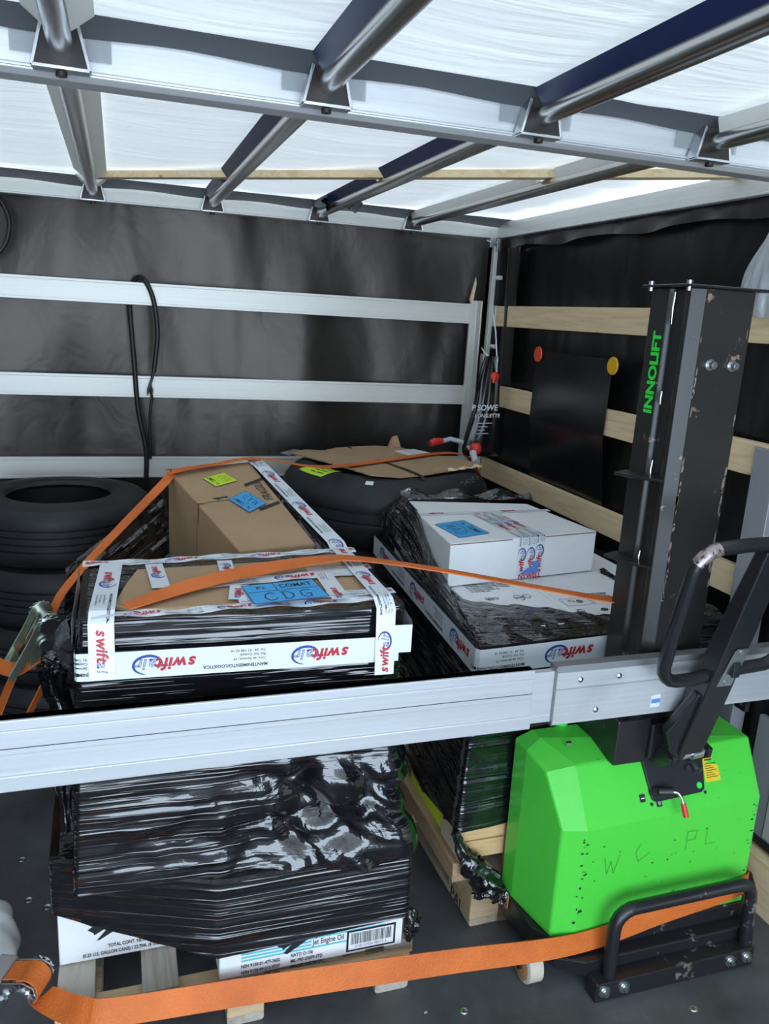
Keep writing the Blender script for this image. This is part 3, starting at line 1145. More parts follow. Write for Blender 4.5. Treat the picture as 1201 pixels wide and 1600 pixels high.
def film_patch(name, parent, fn, nu, nv, su, sv, amp, seed, crumple=0.8, camp=0.0, label=None, material=None, thick=0.0015):
    """free sheet of film: fn(u,v) -> point, pushed along its normal by streaks and creases"""
    U, W = np.meshgrid(np.linspace(0, 1, nu + 1), np.linspace(0, 1, nv + 1))
    P = np.array([[fn(U[j, i], W[j, i]) for i in range(nu + 1)] for j in range(nv + 1)], dtype=float)
    du = np.gradient(P, axis=1)
    dv = np.gradient(P, axis=0)
    n = np.cross(du, dv)
    n /= np.maximum(np.linalg.norm(n, axis=2), 1e-9)[..., None]
    d = amp * (ridged(U * su * 2, W * sv * 24, seed) ** 3 + 0.6 * ridged(U * su * 5, W * sv * 50, seed + 2) ** 3) + camp * (facets(U * su * 15, W * sv * 15, seed + 4) * 0.9 + facets(U * su * 34, W * sv * 32, seed + 8) * 0.5 + 0.3)
    P = P + n * d[..., None]
    b = MB()
    b.v = [tuple(p) for p in P.reshape(-1, 3)]
    w = nu + 1
    b.f = [[j * w + i, j * w + i + 1, (j + 1) * w + i + 1, (j + 1) * w + i] for j in range(nv) for i in range(nu)]
    b.m = [0] * len(b.f)
    b.uv = np.stack([U * su, W * sv], -1).reshape(-1, 2)
    o = b.build(name, material or M['film'], parent, smooth=60, label=label)
    at = o.data.attributes.new('crumple', 'FLOAT', 'POINT')
    at.data.foreach_set('value', np.full(len(b.v), crumple, dtype=np.float32))
    return o


# ------------------------------------------------------------------ printed packing tape
TAPE_MATS = [M['tape'], M['red'], M['blue'], M['ink']]
SMALL = ['Ctra. de Servicio, 14', 'Pol. Ind. Coslada', 'Tel. 34 - 91 748 02 14']


def tape_items(x):
    """one repeat of the tape print, upright, starting at x; list of (kind, data)"""
    return x


def tape(mb, pts, wd, width=0.05, lift=0.004, flip=True, phase=0.0, period=0.275, print_=True, scale=1.0, step=0.02, wav=0.0):
    P = [Vector(p) for p in pts]
    L = [0.0]
    for a, c in zip(P[:-1], P[1:]):
        L.append(L[-1] + (c - a).length)
    tot = L[-1]
    Wd = [Vector(w).normalized() for w in wd]

    def at(s):
        s = min(max(s, 0), tot)
        i = 0
        while i < len(L) - 2 and s > L[i + 1]:
            i += 1
        t = (s - L[i]) / max(1e-9, L[i + 1] - L[i])
        p = P[i].lerp(P[i + 1], t)
        w = Wd[i].lerp(Wd[i + 1], t).normalized()
        d = (P[i + 1] - P[i]).normalized()
        # soften the normal across folds
        n = d.cross(w).normalized()
        return p, w, n

    def pos(s, t, e=0.0):
        p, w, n = at(s)
        rip = wav * (math.sin(s * 61 + t * 90) + math.sin(s * 23 + 1)) * 0.5
        return p + w * t + n * (lift + e + rip)

    ss = sorted(set([i * step for i in range(int(tot / step) + 1)] + L))
    vs = []
    for s in ss:
        for t in (-0.5, -0.17, 0.17, 0.5):
            vs.append(pos(s, t * width))
    n = len(ss)
    mb.add(vs, [(i * 4 + j, (i + 1) * 4 + j, (i + 1) * 4 + j + 1, i * 4 + j + 1) for i in range(n - 1) for j in range(3)], 0)
    if not print_:
        return mb
    k = width / 0.05 * scale

    def put(vs2, fs2, mi, e):
        X = [(tot - x, -y) if flip else (x, y) for x, y in vs2]
        if min(p[0] for p in X) < 0.001 or max(p[0] for p in X) > tot - 0.001:
            return
        mb.add([pos(x, y, e) for x, y in X], fs2, mi)

    def txt(s, x, y, size, mi, bold=0.0, shear=0.0, e=0.0007):
        g, f, w = glyphs(s, bold, shear)
        put([(x + a * size, y + c * size) for a, c in g], f, mi, e)
        return w * size

    x = -phase
    while x < tot:
        txt('MANTENIMIENTO/LOGISTICA', x, 0.010 * k, 0.0085 * k, 3, 0.02)
        for i, l in enumerate(SMALL):
            txt(l, x + 0.004 * k, (-0.001 - 0.008 * i) * k, 0.0068 * k, 3, 0.005)
        cx = x + 0.125 * k
        for ch, dx in zip('swift', (0.0, 0.0155, 0.0385, 0.046, 0.056)):
            txt(ch, cx + dx * k, -0.009 * k, 0.031 * k, 1, 0.035, 0.22)
        # outlined "air" and its swoosh
        ax = cx + 0.066 * k
        for ch, dx in zip('air', (0.0, 0.0155, 0.0225)):
            g, f, w = glyphs(ch, 0.02, 0.22)
            put([(ax + (dx + a * 0.030) * k, (-0.009 + c * 0.030) * k) for a, c in g], f, 2, 0.0006)
            g, f, w = glyphs(ch, -0.022, 0.22)
            put([(ax + (dx + a * 0.030) * k, (-0.009 + c * 0.030) * k) for a, c in g], f, 0, 0.0011)
        ring_v, ring_f = [], []
        m = 30
        for i in range(m + 1):
            a = math.radians(-200 + 290 * i / m)
            th = 0.0045 * math.sin(math.pi * i / m) ** 0.7 + 0.0006
            for r in (0, th):
                ring_v.append((ax + (0.016 + (0.0255 - r) * math.cos(a)) * k + 0.10 * (0.0185 - r) * math.sin(a) * k, (0.001 + (0.0185 - r) * math.sin(a)) * k))
        for i in range(m):
            ring_f.append((i * 2, i * 2 + 1, i * 2 + 3, i * 2 + 2))
        put(ring_v, ring_f, 2, 0.0003)
        x += period * k
    return mb


def tape_part(parent, runs, label=None):
    b = MB()
    for r in runs:
        tape(b, **r)
    return b.build('printed_tape', TAPE_MATS, parent, label=label or 'white tape printed in red and blue')


def blue_label(parent, o, u, v, w, h, word, hand, base='label_blue', name='paper_label', lab='blue paper label with handwriting', small='Pz'):
    """routing sticker: printed heading, box lines, hand lettering"""
    b = MB()
    b.poly2([(0, 0), (w, 0), (w, h), (0, h)], o, u, v, 0, 0.0012)
    t = w * 0.012
    for x0, y0, x1, y1 in ((0, 0, w, 0), (0, h, w, h), (0, 0, 0, h), (w, 0, w, h), (0, h * 0.58, w, h * 0.58), (w * 0.42, h * 0.58, w * 0.42, h)):
        b.stroke([(x0, y0), (x1, y1)], o, u, v, t, 1, 0.0016)
    U, W_ = Vector(u).normalized(), Vector(v).normalized()
    O = Vector(o)
    gw = glyphs(word, 0.02, 0.0)[2] * h * 0.25
    b.text(word, O + U * (w * 0.70 - gw / 2 * min(1, w * 0.46 / gw)) + W_ * h * 0.79, u, v, h * 0.25, 1, 0.02, 'L', 0.0018, 0, min(1, w * 0.46 / gw))
    b.text(small, O + U * w * 0.22 + W_ * h * 0.79, u, v, h * 0.2, 1, 0.0, 'C', 0.0018)
    L = {'C': [[(.9, .85), (.6, 1), (.2, .8), (.05, .4), (.3, .05), (.7, .05), (.95, .25)]],
         'D': [[(.2, .95), (.15, .05)], [(.0, .95), (.5, .95), (.9, .7), (.85, .3), (.5, .02), (.05, .05)]],
         'G': [[(.9, .85), (.55, 1), (.15, .75), (.1, .3), (.4, .02), (.8, .1), (.85, .45), (.5, .42)]],
         'M': [[(.0, .0), (.1, 1), (.5, .3), (.85, 1), (1, 0)]],
         'A': [[(.0, .0), (.5, 1), (1, .0)], [(.2, .4), (.8, .4)]],
         'N': [[(.0, .0), (.1, 1), (.85, .05), (.95, 1)]]}
    n = len(hand)
    for i, ch in enumerate(hand):
        for st in L[ch]:
            pts = [((0.16 + 0.72 * (i + 0.08) / n + x * 0.72 * 0.72 / n) * w, h * (0.09 + 0.40 * y)) for x, y in st]
            b.stroke(pts, o, u, v, w * 0.016, 1, 0.0018)
    return b.build(name, [M[base], M['ink']], parent, label=lab)


def bunch(name, parent, path, radii, seed, label=None):
    """twisted gather of film along a path"""
    rnd = random.Random(seed)
    P = []
    R_ = []
    k = len(path)
    for i in range(k - 1):
        for s in range(5):
            t = s / 5
            P.append(V(*path[i]).lerp(V(*path[i + 1]), t) + V(rnd.uniform(-1, 1), rnd.uniform(-1, 1), rnd.uniform(-1, 1)) * 0.12 * radii[i])
            R_.append((radii[i] * (1 - t) + radii[i + 1] * t) * rnd.uniform(0.8, 1.2))
    P.append(V(*path[-1]))
    R_.append(radii[-1])
    b = MB()
    n = 22
    b.tube(P, R_, n)
    ctr = [p for p in P for _ in range(n)]
    uv = []
    for i in range(len(b.v)):
        j = i % n
        a = 2 * math.pi * j / n
        c = ctr[i]
        d = Vector(b.v[i]) - c
        f = 1 + 0.28 * math.sin(a * 5 + i // n * 0.5 + seed) * (0.6 + 0.4 * math.sin(i // n * 1.3)) + rnd.uniform(-0.10, 0.10)
        b.v[i] = tuple(c + d * f)
        uv.append((a * 0.05, (i // n) * 0.012))
    b.uv = np.array(uv)
    o = b.build(name, M['film'], parent, smooth=60, label=label)
    at = o.data.attributes.new('crumple', 'FLOAT', 'POINT')
    at.data.foreach_set('value', np.full(len(b.v), 0.8, dtype=np.float32))
    return o


# ------------------------------------------------------------------ front left load (oil cartons, film, taped box)
c1 = empty('oil_carton', (0.395, 1.66, 0.146), 'white jet engine oil carton with a barcode, below the black film of the front load', 'carton')
b = MB()
b.box(0.182, 0.612, 1.486, 1.84, 0.147, 0.40)
b.build('carton_body', M['white_card'], c1, bevel=0.003)
O, U, W = V(0.182, 1.486, 0.147), V(1, 0, 0), V(0, 0, 1)
b = MB()
for i in range(7):
    z = 0.038 + 0.0085 * i
    b.poly2([(0.048, z), (0.385, z), (0.385, z + 0.0045), (0.048, z + 0.0045)], O, U, W, 0)
b.poly2([(0.208, 0.043), (0.318, 0.043), (0.318, 0.064), (0.208, 0.064)], O, U, W, 2, 0.0009)
# dark bird-like mark: two slanted strokes
b.poly2([(0.143, 0.040), (0.152, 0.036), (0.200, 0.066), (0.226, 0.086), (0.176, 0.076)], O, U, W, 1, 0.0012)
b.poly2([(0.128, 0.062), (0.140, 0.056), (0.142, 0.050), (0.170, 0.066), (0.182, 0.078), (0.136, 0.068)], O, U, W, 1, 0.0012)
b.text('Synthetic', O + U * 0.212 + W * 0.075, U, W, 0.0205, 1, 0.015, 'L', 0.0014, 0, 0.66)
b.text('Jet Engine Oil', O + U * 0.211 + W * 0.055, U, W, 0.0205, 1, 0.015, 'L', 0.0014, 0, 0.66)
for i, (l, r) in enumerate((('NSN 9150-01-477-3602', 'NATO O-156'), ('NSN 9150-99-013-9757', 'MIL-PRF-23699-STD'), ('NSN 9150-01-476-1064', 'PRI-QPL-AS5780/SPC'))):
    b.text(l, O + U * 0.048 + W * (0.026 - 0.0165 * i), U, W, 0.0125, 1, 0.03, 'L', 0.001, 0, 0.72)
    b.text(r, O + U * 0.160 + W * (0.030 - 0.0155 * i), U, W, 0.0125, 1, 0.03, 'L', 0.001, 0, 0.72)
for i in range(3):
    b.stroke([(0.34, -0.004 - 0.006 * i + 0.008), (0.385, -0.004 - 0.006 * i + 0.008)], O, U, W, 0.0025, 1, 0.001)
b.poly2([(0.292, 0.008), (0.412, 0.008), (0.412, 0.066), (0.292, 0.066)], O, U, W, 1, 0.0010)
b.poly2([(0.297, 0.013), (0.407, 0.013), (0.407, 0.061), (0.297, 0.061)], O, U, W, 2, 0.0014)
rnd = random.Random(9)
x = 0.302
while x < 0.400:
    w = rnd.choice((0.0008, 0.0014, 0.0022))
    b.poly2([(x, 0.027), (x + w, 0.027), (x + w, 0.058), (x, 0.058)], O, U, W, 1, 0.0018)
    x += w + rnd.choice((0.0010, 0.0016))
b.text('0 00 71924 98273 6', O + U * 0.352 + W * 0.021, U, W, 0.0095, 1, 0.0, 'C', 0.0018)
b.build('carton_print', [M['cyan'], M['ink'], M['white_card']], c1)

c2 = empty('oil_carton', (0.01, 1.79, 0.146), 'white carton printed with gallon can contents, at the lower left of the front load', 'carton')
b = MB()
b.box(-0.156, 0.176, 1.617, 1.95, 0.147, 0.40)
b.build('carton_body', M['white_card'], c2, bevel=0.003)
O = V(-0.156, 1.617, 0.147)
b = MB()
b.poly2([(0.062, 0.082), (0.074, 0.072), (0.076, 0.066), (0.120, 0.090), (0.135, 0.104), (0.080, 0.094)], O, U, W, 0, 0.0012)
b.poly2([(0.080, 0.050), (0.088, 0.052), (0.128, 0.074), (0.146, 0.092), (0.150, 0.108), (0.105, 0.080)], O, U, W, 0, 0.0012)
b.text('TOTAL CONT. NET. 24 X 946', O + U * 0.104 + W * 0.032, U, W, 0.0125, 0, 0.03, 'L', 0.001, 0, 0.72)
b.text('(0.25 U.S. GALLON CANS) / 22.704L (6 U.S.', O + U * 0.050 + W * 0.015, U, W, 0.0125, 0, 0.03, 'L', 0.001, 0, 0.72)
b.build('carton_print', [M['ink']], c2)
MB().box(-0.1555, -0.1545, 1.616, 1.6172, 0.15, 0.36).build('glue_flap', M['alu_dark'], c2)

LA = empty('wrapped_load', (0.24, 1.9, 0.2), 'front left load in shiny black film, its cardboard top with a blue CDG label', 'load')


def zbA(x, y):
    if y > 1.75:
        return 0.25
    if x < 0.18:
        return 0.293 + (x + 0.166) / 0.346 * (0.214 - 0.293)
    return 0.214 + 0.020 * min(1, max(0, (x - 0.18) / 0.40))


def cmA(x, y, z):
    a = max(0.0, min(1.0, (x - 0.16) / 0.20)) * max(0.0, min(1.0, (0.70 - z) / 0.08)) * (1.0 if y < 1.7 else 0.4)
    l = 0.35 * max(0.0, 1 - abs(z - 0.50) / 0.16) * max(0.0, 1 - abs(x - 0.12) / 0.22)
    return min(1.0, a + 1.3 * l)


film_shell('film_skirt', LA, [(-0.166, 1.608), (0.178, 1.478), (0.618, 1.473), (0.635, 2.03), (-0.170, 2.03)], zbA,
           lambda x, y: 0.405 + (0.02 if x < 0 else 0), amp=0.003, seed=3, rc=0.008, slope=0.6)
film_shell('film_wrap', LA, [(-0.112, 1.525), (0.595, 1.496), (0.610, 2.00), (-0.128, 2.00)], lambda x, y: 0.395,
           lambda x, y: 1.012, poly_top=[(-0.082, 1.500), (0.566, 1.487), (0.556, 1.872), (-0.080, 1.822)], amp=0.003, camp=0.12, cmask=cmA, seed=11, rc=0.012, slope=0.5, cap_amp=0.005, ds=0.009, dz=0.007)
# cardboard showing through the open top
b = MB()
b.prism([(-0.02, 1.555, 1.012), (0.03, 1.525, 1.012), (0.515, 1.517, 1.012), (0.535, 1.56, 1.012), (0.525, 1.80, 1.012), (0.03, 1.775, 1.012), (0.005, 1.68, 1.012)], (0, 0, 0.010))
b.build('cardboard_top', M['card'], LA, bevel=0.002, label='bare brown cardboard lid')
X_, Y_, Z_ = (1, 0, 0), (0, 1, 0), (0, 0, 1)
zt = 1.0245
runs = [
    dict(pts=[(-0.079, 1.84, 0.925), (-0.088, 1.487, 0.928), (-0.084, 1.480, 0.929), (0.55, 1.472, 0.921)], wd=[Z_] * 4, width=0.056, phase=0.03),
    dict(pts=[(0.535, 1.471, 0.944), (0.576, 1.468, 0.944), (0.590, 1.60, 0.944)], wd=[Z_] * 3, width=0.062, lift=0.005, phase=0.19),
    dict(pts=[(-0.042, 1.477, 0.905), (-0.042, 1.490, 1.012), (-0.040, 1.51, zt), (-0.024, 1.80, zt)], wd=[(-1, 0, 0)] * 4, width=0.047, lift=0.007, flip=True, phase=0.05),
    dict(pts=[(0.517, 1.466, 0.868), (0.517, 1.477, 1.012), (0.515, 1.495, zt), (0.515, 1.84, zt)], wd=[(-1, 0, 0)] * 4, width=0.042, lift=0.008, flip=False, phase=0.10),
    dict(pts=[(-0.085, 1.805, zt), (0.553, 1.838, zt)], wd=[Y_] * 2, width=0.036, lift=0.004, phase=0.10, wav=0.003),
    dict(pts=[(-0.060, 1.502, zt - 0.004), (0.50, 1.505, zt - 0.002)], wd=[Y_] * 2, width=0.032, lift=0.001, phase=0.0, wav=0.004),
    dict(pts=[(0.075, 1.63, zt), (0.066, 1.80, zt)], wd=[(-1, 0, 0)] * 2, width=0.038, lift=0.0015, phase=0.07),
    dict(pts=[(0.222, 1.72, zt), (0.225, 1.80, zt)], wd=[(-1, 0, 0)] * 2, width=0.034, lift=0.0015, phase=0.10, flip=False),
    dict(pts=[(0.10, 1.60, zt), (0.20, 1.642, zt), (0.50, 1.672, zt)], wd=[Y_] * 3, width=0.044, lift=0.0025, phase=0.02, wav=0.002),
    dict(pts=[(0.22, 1.53, zt), (0.235, 1.62, zt)], wd=[(-1, 0, 0)] * 2, width=0.04, lift=0.003, phase=0.08, wav=0.002),
    dict(pts=[(0.428, 1.50, zt), (0.430, 1.67, zt)], wd=[(-1, 0, 0)] * 2, width=0.04, lift=0.0035, phase=0.0),
    dict(pts=[(0.22, 1.525, zt), (0.555, 1.535, zt)], wd=[Y_] * 2, width=0.034, lift=0.003, phase=0.12),
    dict(pts=[(-0.088, 1.84, 0.99), (-0.090, 1.51, 0.985)], wd=[Z_] * 2, width=0.045, lift=0.006, phase=0.1),
    dict(pts=[(0.40, 1.70, zt), (0.555, 1.71, zt)], wd=[Y_] * 2, width=0.036, lift=0.0015, phase=0.12),
]
tape_part(LA, runs)
blue_label(LA, (0.246, 1.486, zt + 0.0065), (0.157, 0.022, 0), (-0.011, 0.117, 0), 0.160, 0.112, 'COMAT', 'CDG')
film_patch('film_end', LA, lambda u, v: (-0.100 - 0.030 * math.sin(math.pi * v) - 0.01 * u, 1.50 + 0.10 * u, 0.90 + 0.085 * v), 14, 24, 0.1, 0.1, 0.004, 5, 1.0, 0.012, label='clear crumpled tape end', material=M['film_clear'])
bunch('film_bunch', LA, [(-0.142, 1.74, 0.855), (-0.150, 1.74, 0.835), (-0.150, 1.74, 0.80), (-0.130, 1.72, 0.70), (-0.135, 1.70, 0.58), (-0.13, 1.68, 0.45)], [0.008, 0.020, 0.026, 0.024, 0.018, 0.012], 4, 'twisted bunch of loose film')
bunch('film_bunch', LA, [(0.632, 1.492, 0.235), (0.640, 1.490, 0.205), (0.634, 1.489, 0.175), (0.630, 1.489, 0.150)], [0.008, 0.018, 0.015, 0.005], 6, 'small knot of film at the carton corner')

# ------------------------------------------------------------------ back left load with the tall cardboard box
LC = empty('wrapped_load', (0.22, 2.4, 0.0), 'load in black film behind the front left load, tall cardboard box standing on it', 'load')
film_shell('film_wrap', LC, [(-0.13, 2.06), (0.575, 2.06), (0.60, 2.74), (-0.12, 2.72)], lambda x, y: 0.16, lambda x, y: 0.80, amp=0.007, seed=21, rc=0.015, camp=0.01, cmask=lambda x, y, z: 0.5, ds=0.02, dz=0.015)
film_patch('film_sheet', LC, lambda u, v: (0.135 - 0.29 * u + 0.02 * v * (1 - u), 2.66 - 0.44 * u - 0.10 * v, 1.0 - 0.11 * u - (0.17 * v)), 50, 20, 0.5, 0.2, 0.012, 8, 0.7, 0.012)
# film drawn up along the right side of the box
def wedge(u, v):
    xi, xo = 0.425 + 0.075 * u, 0.455 + 0.115 * u
    y = 2.68 - 0.70 * u
    z = 1.092 - 0.105 * u
    if v < 0.4:
        t = v / 0.4
        return (xi + (xo - xi) * t, y, z - 0.012 + 0.01 * t)
    t = (v - 0.4) / 0.6
    return (xo + 0.03 * t, y + 0.02 * t, z - 0.002 - 0.20 * t)


film_patch('film_sheet', LC, wedge, 60, 24, 0.7, 0.25, 0.005, 14, 0.8, 0.006)
film_patch('film_sheet', LC, lambda u, v: (0.40 + 0.19 * u, 1.975 + 0.015 * math.sin(u * 5), 0.78 + 0.205 * v), 20, 20, 0.2, 0.2, 0.006, 17, 0.8, 0.008)
b = MB()
tape(b, [(0.425, 2.70, 1.093), (0.440, 2.60, 1.088), (0.542, 1.985, 0.996), (0.545, 1.958, 0.985), (0.55, 1.950, 0.90)], [(1, 0.15, 0)] * 5, 0.05, 0.012, True, 0.1)
# path runs towards the viewer, so turn the strip the right way up
b.build('printed_tape', TAPE_MATS, LC, label='white tape printed in red and blue')
b = MB().prism([(-0.09, 2.02, 0.86), (0.20, 1.99, 0.86), (0.20, 2.2, 0.86), (-0.09, 2.2, 0.86)], (0, 0, 0.012))
b.build('cardboard_top', M['card'], LC, label='strip of brown cardboard')

BD = empty('cardboard_box', (0.3, 2.35, 0.80), 'tall brown cardboard box with blue and yellow labels, standing behind the front left load', 'box')
tA, tB, tC, tD = V(0.140, 2.525, 1.099), V(0.415, 2.660, 1.099), V(0.492, 2.005, 0.999), V(0.281, 1.945, 1.004)
dn = V(0, 0, -0.27)
b = MB().hexa([tD + V(0.0, 0, -0.19), tC + V(0, 0, -0.19), tB + dn, tA + dn, tD, tC, tB, tA])
b.build('box_body', M['card'], BD, bevel=0.006, seg=3)
nT = (tC - tD).cross(tA - tD).normalized()
b = MB()
uL = (tA - tD).normalized()
vL = V(0, 0, 1)
# fold of the side flap and dark tape bits on the lid
eu, ev = (tB - tA).normalized(), (tD - tA).normalized()


def lid(px, py):
    """point on the lid: px 0..1 along the back edge, py 0..1 towards the front"""
    return tA * (1 - px) * (1 - py) + tB * px * (1 - py) + tC * px * py + tD * (1 - px) * py + nT * 0.0016


def lid_quad(bb, p, mi):
    bb.add([lid(*q) + nT * 0.0004 * mi for q in p], [(0, 1, 2, 3)], mi)


b.add([lid(.70, .30), lid(.70, .33), lid(.98, .27), lid(.98, .24)], [(0, 1, 2, 3)], 0)
b.add([lid(.64, .60), lid(.64, .63), lid(.96, .57), lid(.96, .54)], [(0, 1, 2, 3)], 0)
u_ = (lid(.86, .55) - lid(.86, .30)).normalized()
b.text('FRAGILE', lid(.86, .40), -u_, nT.cross(-u_), 0.042, 0, 0.0, 'C', 0.0008)
b.build('lid_print', [M['ink']], BD)
b = MB()
tape(b, [tuple(lid(0.0, .44)), tuple(lid(0.42, .445))], [tuple(-(tD - tA).normalized())] * 2, 0.034, 0.0005, True, 0.0, print_=False)
u_ = (tB - tA).normalized()
b.text('swift', lid(0.30, .445), -u_, nT.cross(-u_), 0.026, 1, 0.03, 'C', 0.0014)
b.build('clear_tape', [M['card'], M['ink']], BD, label='strip of printed clear tape')
q = [lid(.42, .46), lid(.66, .40), lid(.78, .56), lid(.52, .63)]
blue_label(BD, tuple(q[2] + nT * 0.001), tuple(q[1] - q[2]), tuple(q[3] - q[2]), 0.105, 0.098, 'COMAT', 'MAD')
q = [lid(.32, .17), lid(.58, .13), lid(.66, .25), lid(.40, .29)]
blue_label(BD, tuple(q[2]), tuple(q[1] - q[2]), tuple(q[3] - q[2]), 0.075, 0.098, 'COMAT', 'NAD', 'label_yellow', lab='fluorescent yellow paper label')
# vertical crease on the shaded left side
b = MB()
mid = tA.lerp(tD, 0.46)
sn = (tD - tA).cross(V(0, 0, 1)).normalized()
sn = sn if sn.x < 0 else -sn
b.tube([mid + sn * 0.0008 - V(0, 0, 0.004), mid + sn * 0.0008 - V(0, 0, 0.22)], 0.0022, 6)
b.build('fold_line', M['card_dark'], BD)
b = MB()
tape(b, [tuple(tA.lerp(tD, 0.46) + V(-0.003, 0, -0.05)), tuple(tA.lerp(tD, 0.46) + V(-0.003, 0, 0.004)), tuple(lid(0.10, .46))], [tuple((tA - tD).normalized())] * 3, 0.03, 0.0004, True, 0, print_=False)
b.build('clear_tape', [M['card']], BD)

# ------------------------------------------------------------------ middle load
PB = pallet((1.262, 2.162, 0), 'wooden pallet under the middle film wrapped load, beside the green truck', 0.80, 1.02, M['pallet_x'], M['pallet_y'], math.radians(1.0))
CR = empty('crate_base', (1.25, 2.25, 0.146), 'pale wooden crate base on the middle pallet, knotted film tied at its corner', 'crate')
MB().box(0.812, 0.880, 1.652, 2.66, 0.146, 0.205).build('runner', M['runner'], CR, bevel=0.003)
MB().box(1.55, 1.62, 1.70, 2.66, 0.146, 0.205).build('runner', M['runner'], CR, bevel=0.003)
MB().box(0.826, 1.60, 1.660, 1.684, 0.206, 0.258).build('front_board', M['crate_x'], CR, bevel=0.003)
MB().box(0.826, 1.60, 1.662, 1.684, 0.260, 0.32).build('front_board', M['crate_x'], CR, bevel=0.003)
MB().box(0.826, 0.848, 1.686, 1.78, 0.206, 0.32).build('side_board', M['pallet_y'], CR, bevel=0.003)
MB().box(0.826, 0.848, 2.12, 2.66, 0.206, 0.32).build('side_board', M['pallet_y'], CR, bevel=0.003)
b = MB()
b.text('PAL', (0.842, 1.698, 0.052), (0, -1, 0), (0, 0, 1), 0.05, 0, 0.02, 'C', 0.0)
b.text('CA', (1.0, 1.6595, 0.235), (1, 0, 0), (0, 0, 1), 0.02, 0, 0.0, 'C', 0.0008)
b.v = [(x - (0.0 if z > 0.1 else -0.0105), y, z) for x, y, z in b.v]
b.build('stamp', M['ink'], CR)
b = MB().prism([(0.956, 1.643, 0.0), (1.01, 1.643, 0.0), (1.01, 1.656, 0.0), (0.956, 1.656, 0.0)], (0, 0, 0.30))
setp(b.build('wooden_post', M['brown_wood'], bevel=0.003, origin=(1.0, 1.64, 0)), 'dark brown upright plank between the middle pallet and the green truck', 'plank')

LB = empty('wrapped_load', (1.25, 2.25, 0.3), 'middle load in black film behind the mast, with white cartons showing in its open top', 'load')


def zbB(x, y):
    if y < 1.80 and x > 0.83:
        return 0.302 + 0.02 * (x - 0.83)
    return 0.302 - 0.06 * max(0.0, min(1, (y - 1.66) / 0.3)) + 0.03 * max(0, (y - 2.0))


def cmB(x, y, z):
    return 0.5 * max(0.0, 1 - abs(z - 0.5) / 0.14) * max(0.0, 1 - abs(x - 0.86) / 0.10) + 0.15


film_shell('film_wrap', LB, [(0.812, 1.650), (1.62, 1.690), (1.655, 2.69), (0.872, 2.68)], zbB, lambda x, y: 0.822,
           poly_top=[(0.833, 1.655), (1.62, 1.70), (1.655, 2.69), (0.893, 2.68)], amp=0.006, camp=0.022, cmask=cmB, seed=33, rc=0.014, slope=-0.6, cap=False, ds=0.014)


def flap_edge(t):
    """ragged inner edge of the film folded over the top front"""
    pts = [(0.885, 1.95), (0.95, 1.90), (1.03, 1.865), (1.125, 1.82), (1.20, 1.775), (1.26, 1.74), (1.45, 1.74), (1.615, 1.78)]
    s = t * (len(pts) - 1)
    i = min(int(s), len(pts) - 2)
    f = s - i
    return (pts[i][0] * (1 - f) + pts[i + 1][0] * f, pts[i][1] * (1 - f) + pts[i + 1][1] * f + 0.008 * math.sin(t * 47))


def front_flap(u, v):
    x0, y0 = 0.832 + 0.788 * u, 1.652 + 0.045 * u
    x1, y1 = flap_edge(u)
    z = 0.818 + 0.020 * math.sin(min(1, v * 1.4) * math.pi / 2)
    return (x0 + (x1 - x0) * v, y0 + (y1 - y0) * v, z)


film_patch('film_flap', LB, front_flap, 90, 34, 0.8, 0.3, 0.002, 41, 0.6, 0.006, label='crumpled matt film folded over the front edge')
OUT = [(0.900, 2.70, 0.875), (0.890, 2.58, 0.850), (0.874, 2.30, 0.826), (0.858, 2.05, 0.824), (0.842, 1.80, 0.822), (0.833, 1.656, 0.820)]
INN = [(0.985, 2.70, 0.960), (0.958, 2.590, 0.984), (0.938, 2.40, 0.982), (0.906, 2.20, 0.885), (0.898, 2.03, 0.850), (0.892, 1.90, 0.838)]


def skirt_fn(u, v):
    s = u * (len(OUT) - 1)
    i = min(int(s), len(OUT) - 2)
    f = s - i
    a = V(*OUT[i]).lerp(V(*OUT[i + 1]), f)
    c = V(*INN[i]).lerp(V(*INN[i + 1]), f)
    p = a.lerp(c, v)
    p.z += 0.012 * math.sin(v * math.pi) * (1 - u) 
    return p


film_patch('film_skirt', LB, skirt_fn, 110, 24, 1.1, 0.2, 0.005, 45, 0.25, 0.006)
film_patch('film_tuft', LB, lambda u, v: (0.96 + 0.50 * u, 2.62 - 0.05 * u + 0.03 * v, 0.965 + 0.035 * v * (0.6 + 0.4 * math.sin(u * 19))), 50, 10, 0.5, 0.1, 0.006, 47, 1.0, 0.012)
film_patch('film_tuft', LB, lambda u, v: (1.47 + 0.10 * u, 2.12 - 0.28 * v + 0.03 * u, 0.836 + 0.012 * (1 - v) - 0.02 * u), 30, 30, 0.3, 0.3, 0.010, 49, 0.8, 0.012)
tape_part(LB, [
    dict(pts=[(0.882, 2.67, 0.788), (0.826, 1.650, 0.786), (0.832, 1.644, 0.786), (1.30, 1.668, 0.790)], wd=[Z_] * 4, width=0.068, phase=0.03, lift=0.006),
    dict(pts=[(0.830, 1.66, 0.757), (0.834, 1.643, 0.757), (0.945, 1.649, 0.757)], wd=[Z_] * 3, width=0.03, phase=0.0, lift=0.0045),
])
bunch('film_knot', LB, [(0.806, 1.644, 0.31), (0.826, 1.637, 0.255), (0.852, 1.632, 0.215), (0.880, 1.622, 0.185), (0.915, 1.612, 0.150), (0.940, 1.610, 0.115), (0.955, 1.612, 0.09)], [0.010, 0.014, 0.026, 0.034, 0.026, 0.022, 0.008], 8, 'knotted tail of film')
bunch('film_knot', LB, [(0.862, 1.625, 0.195), (0.872, 1.620, 0.150), (0.885, 1.618, 0.128), (0.862, 1.622, 0.120)], [0.012, 0.013, 0.012, 0.008], 9, 'knotted tail of film')
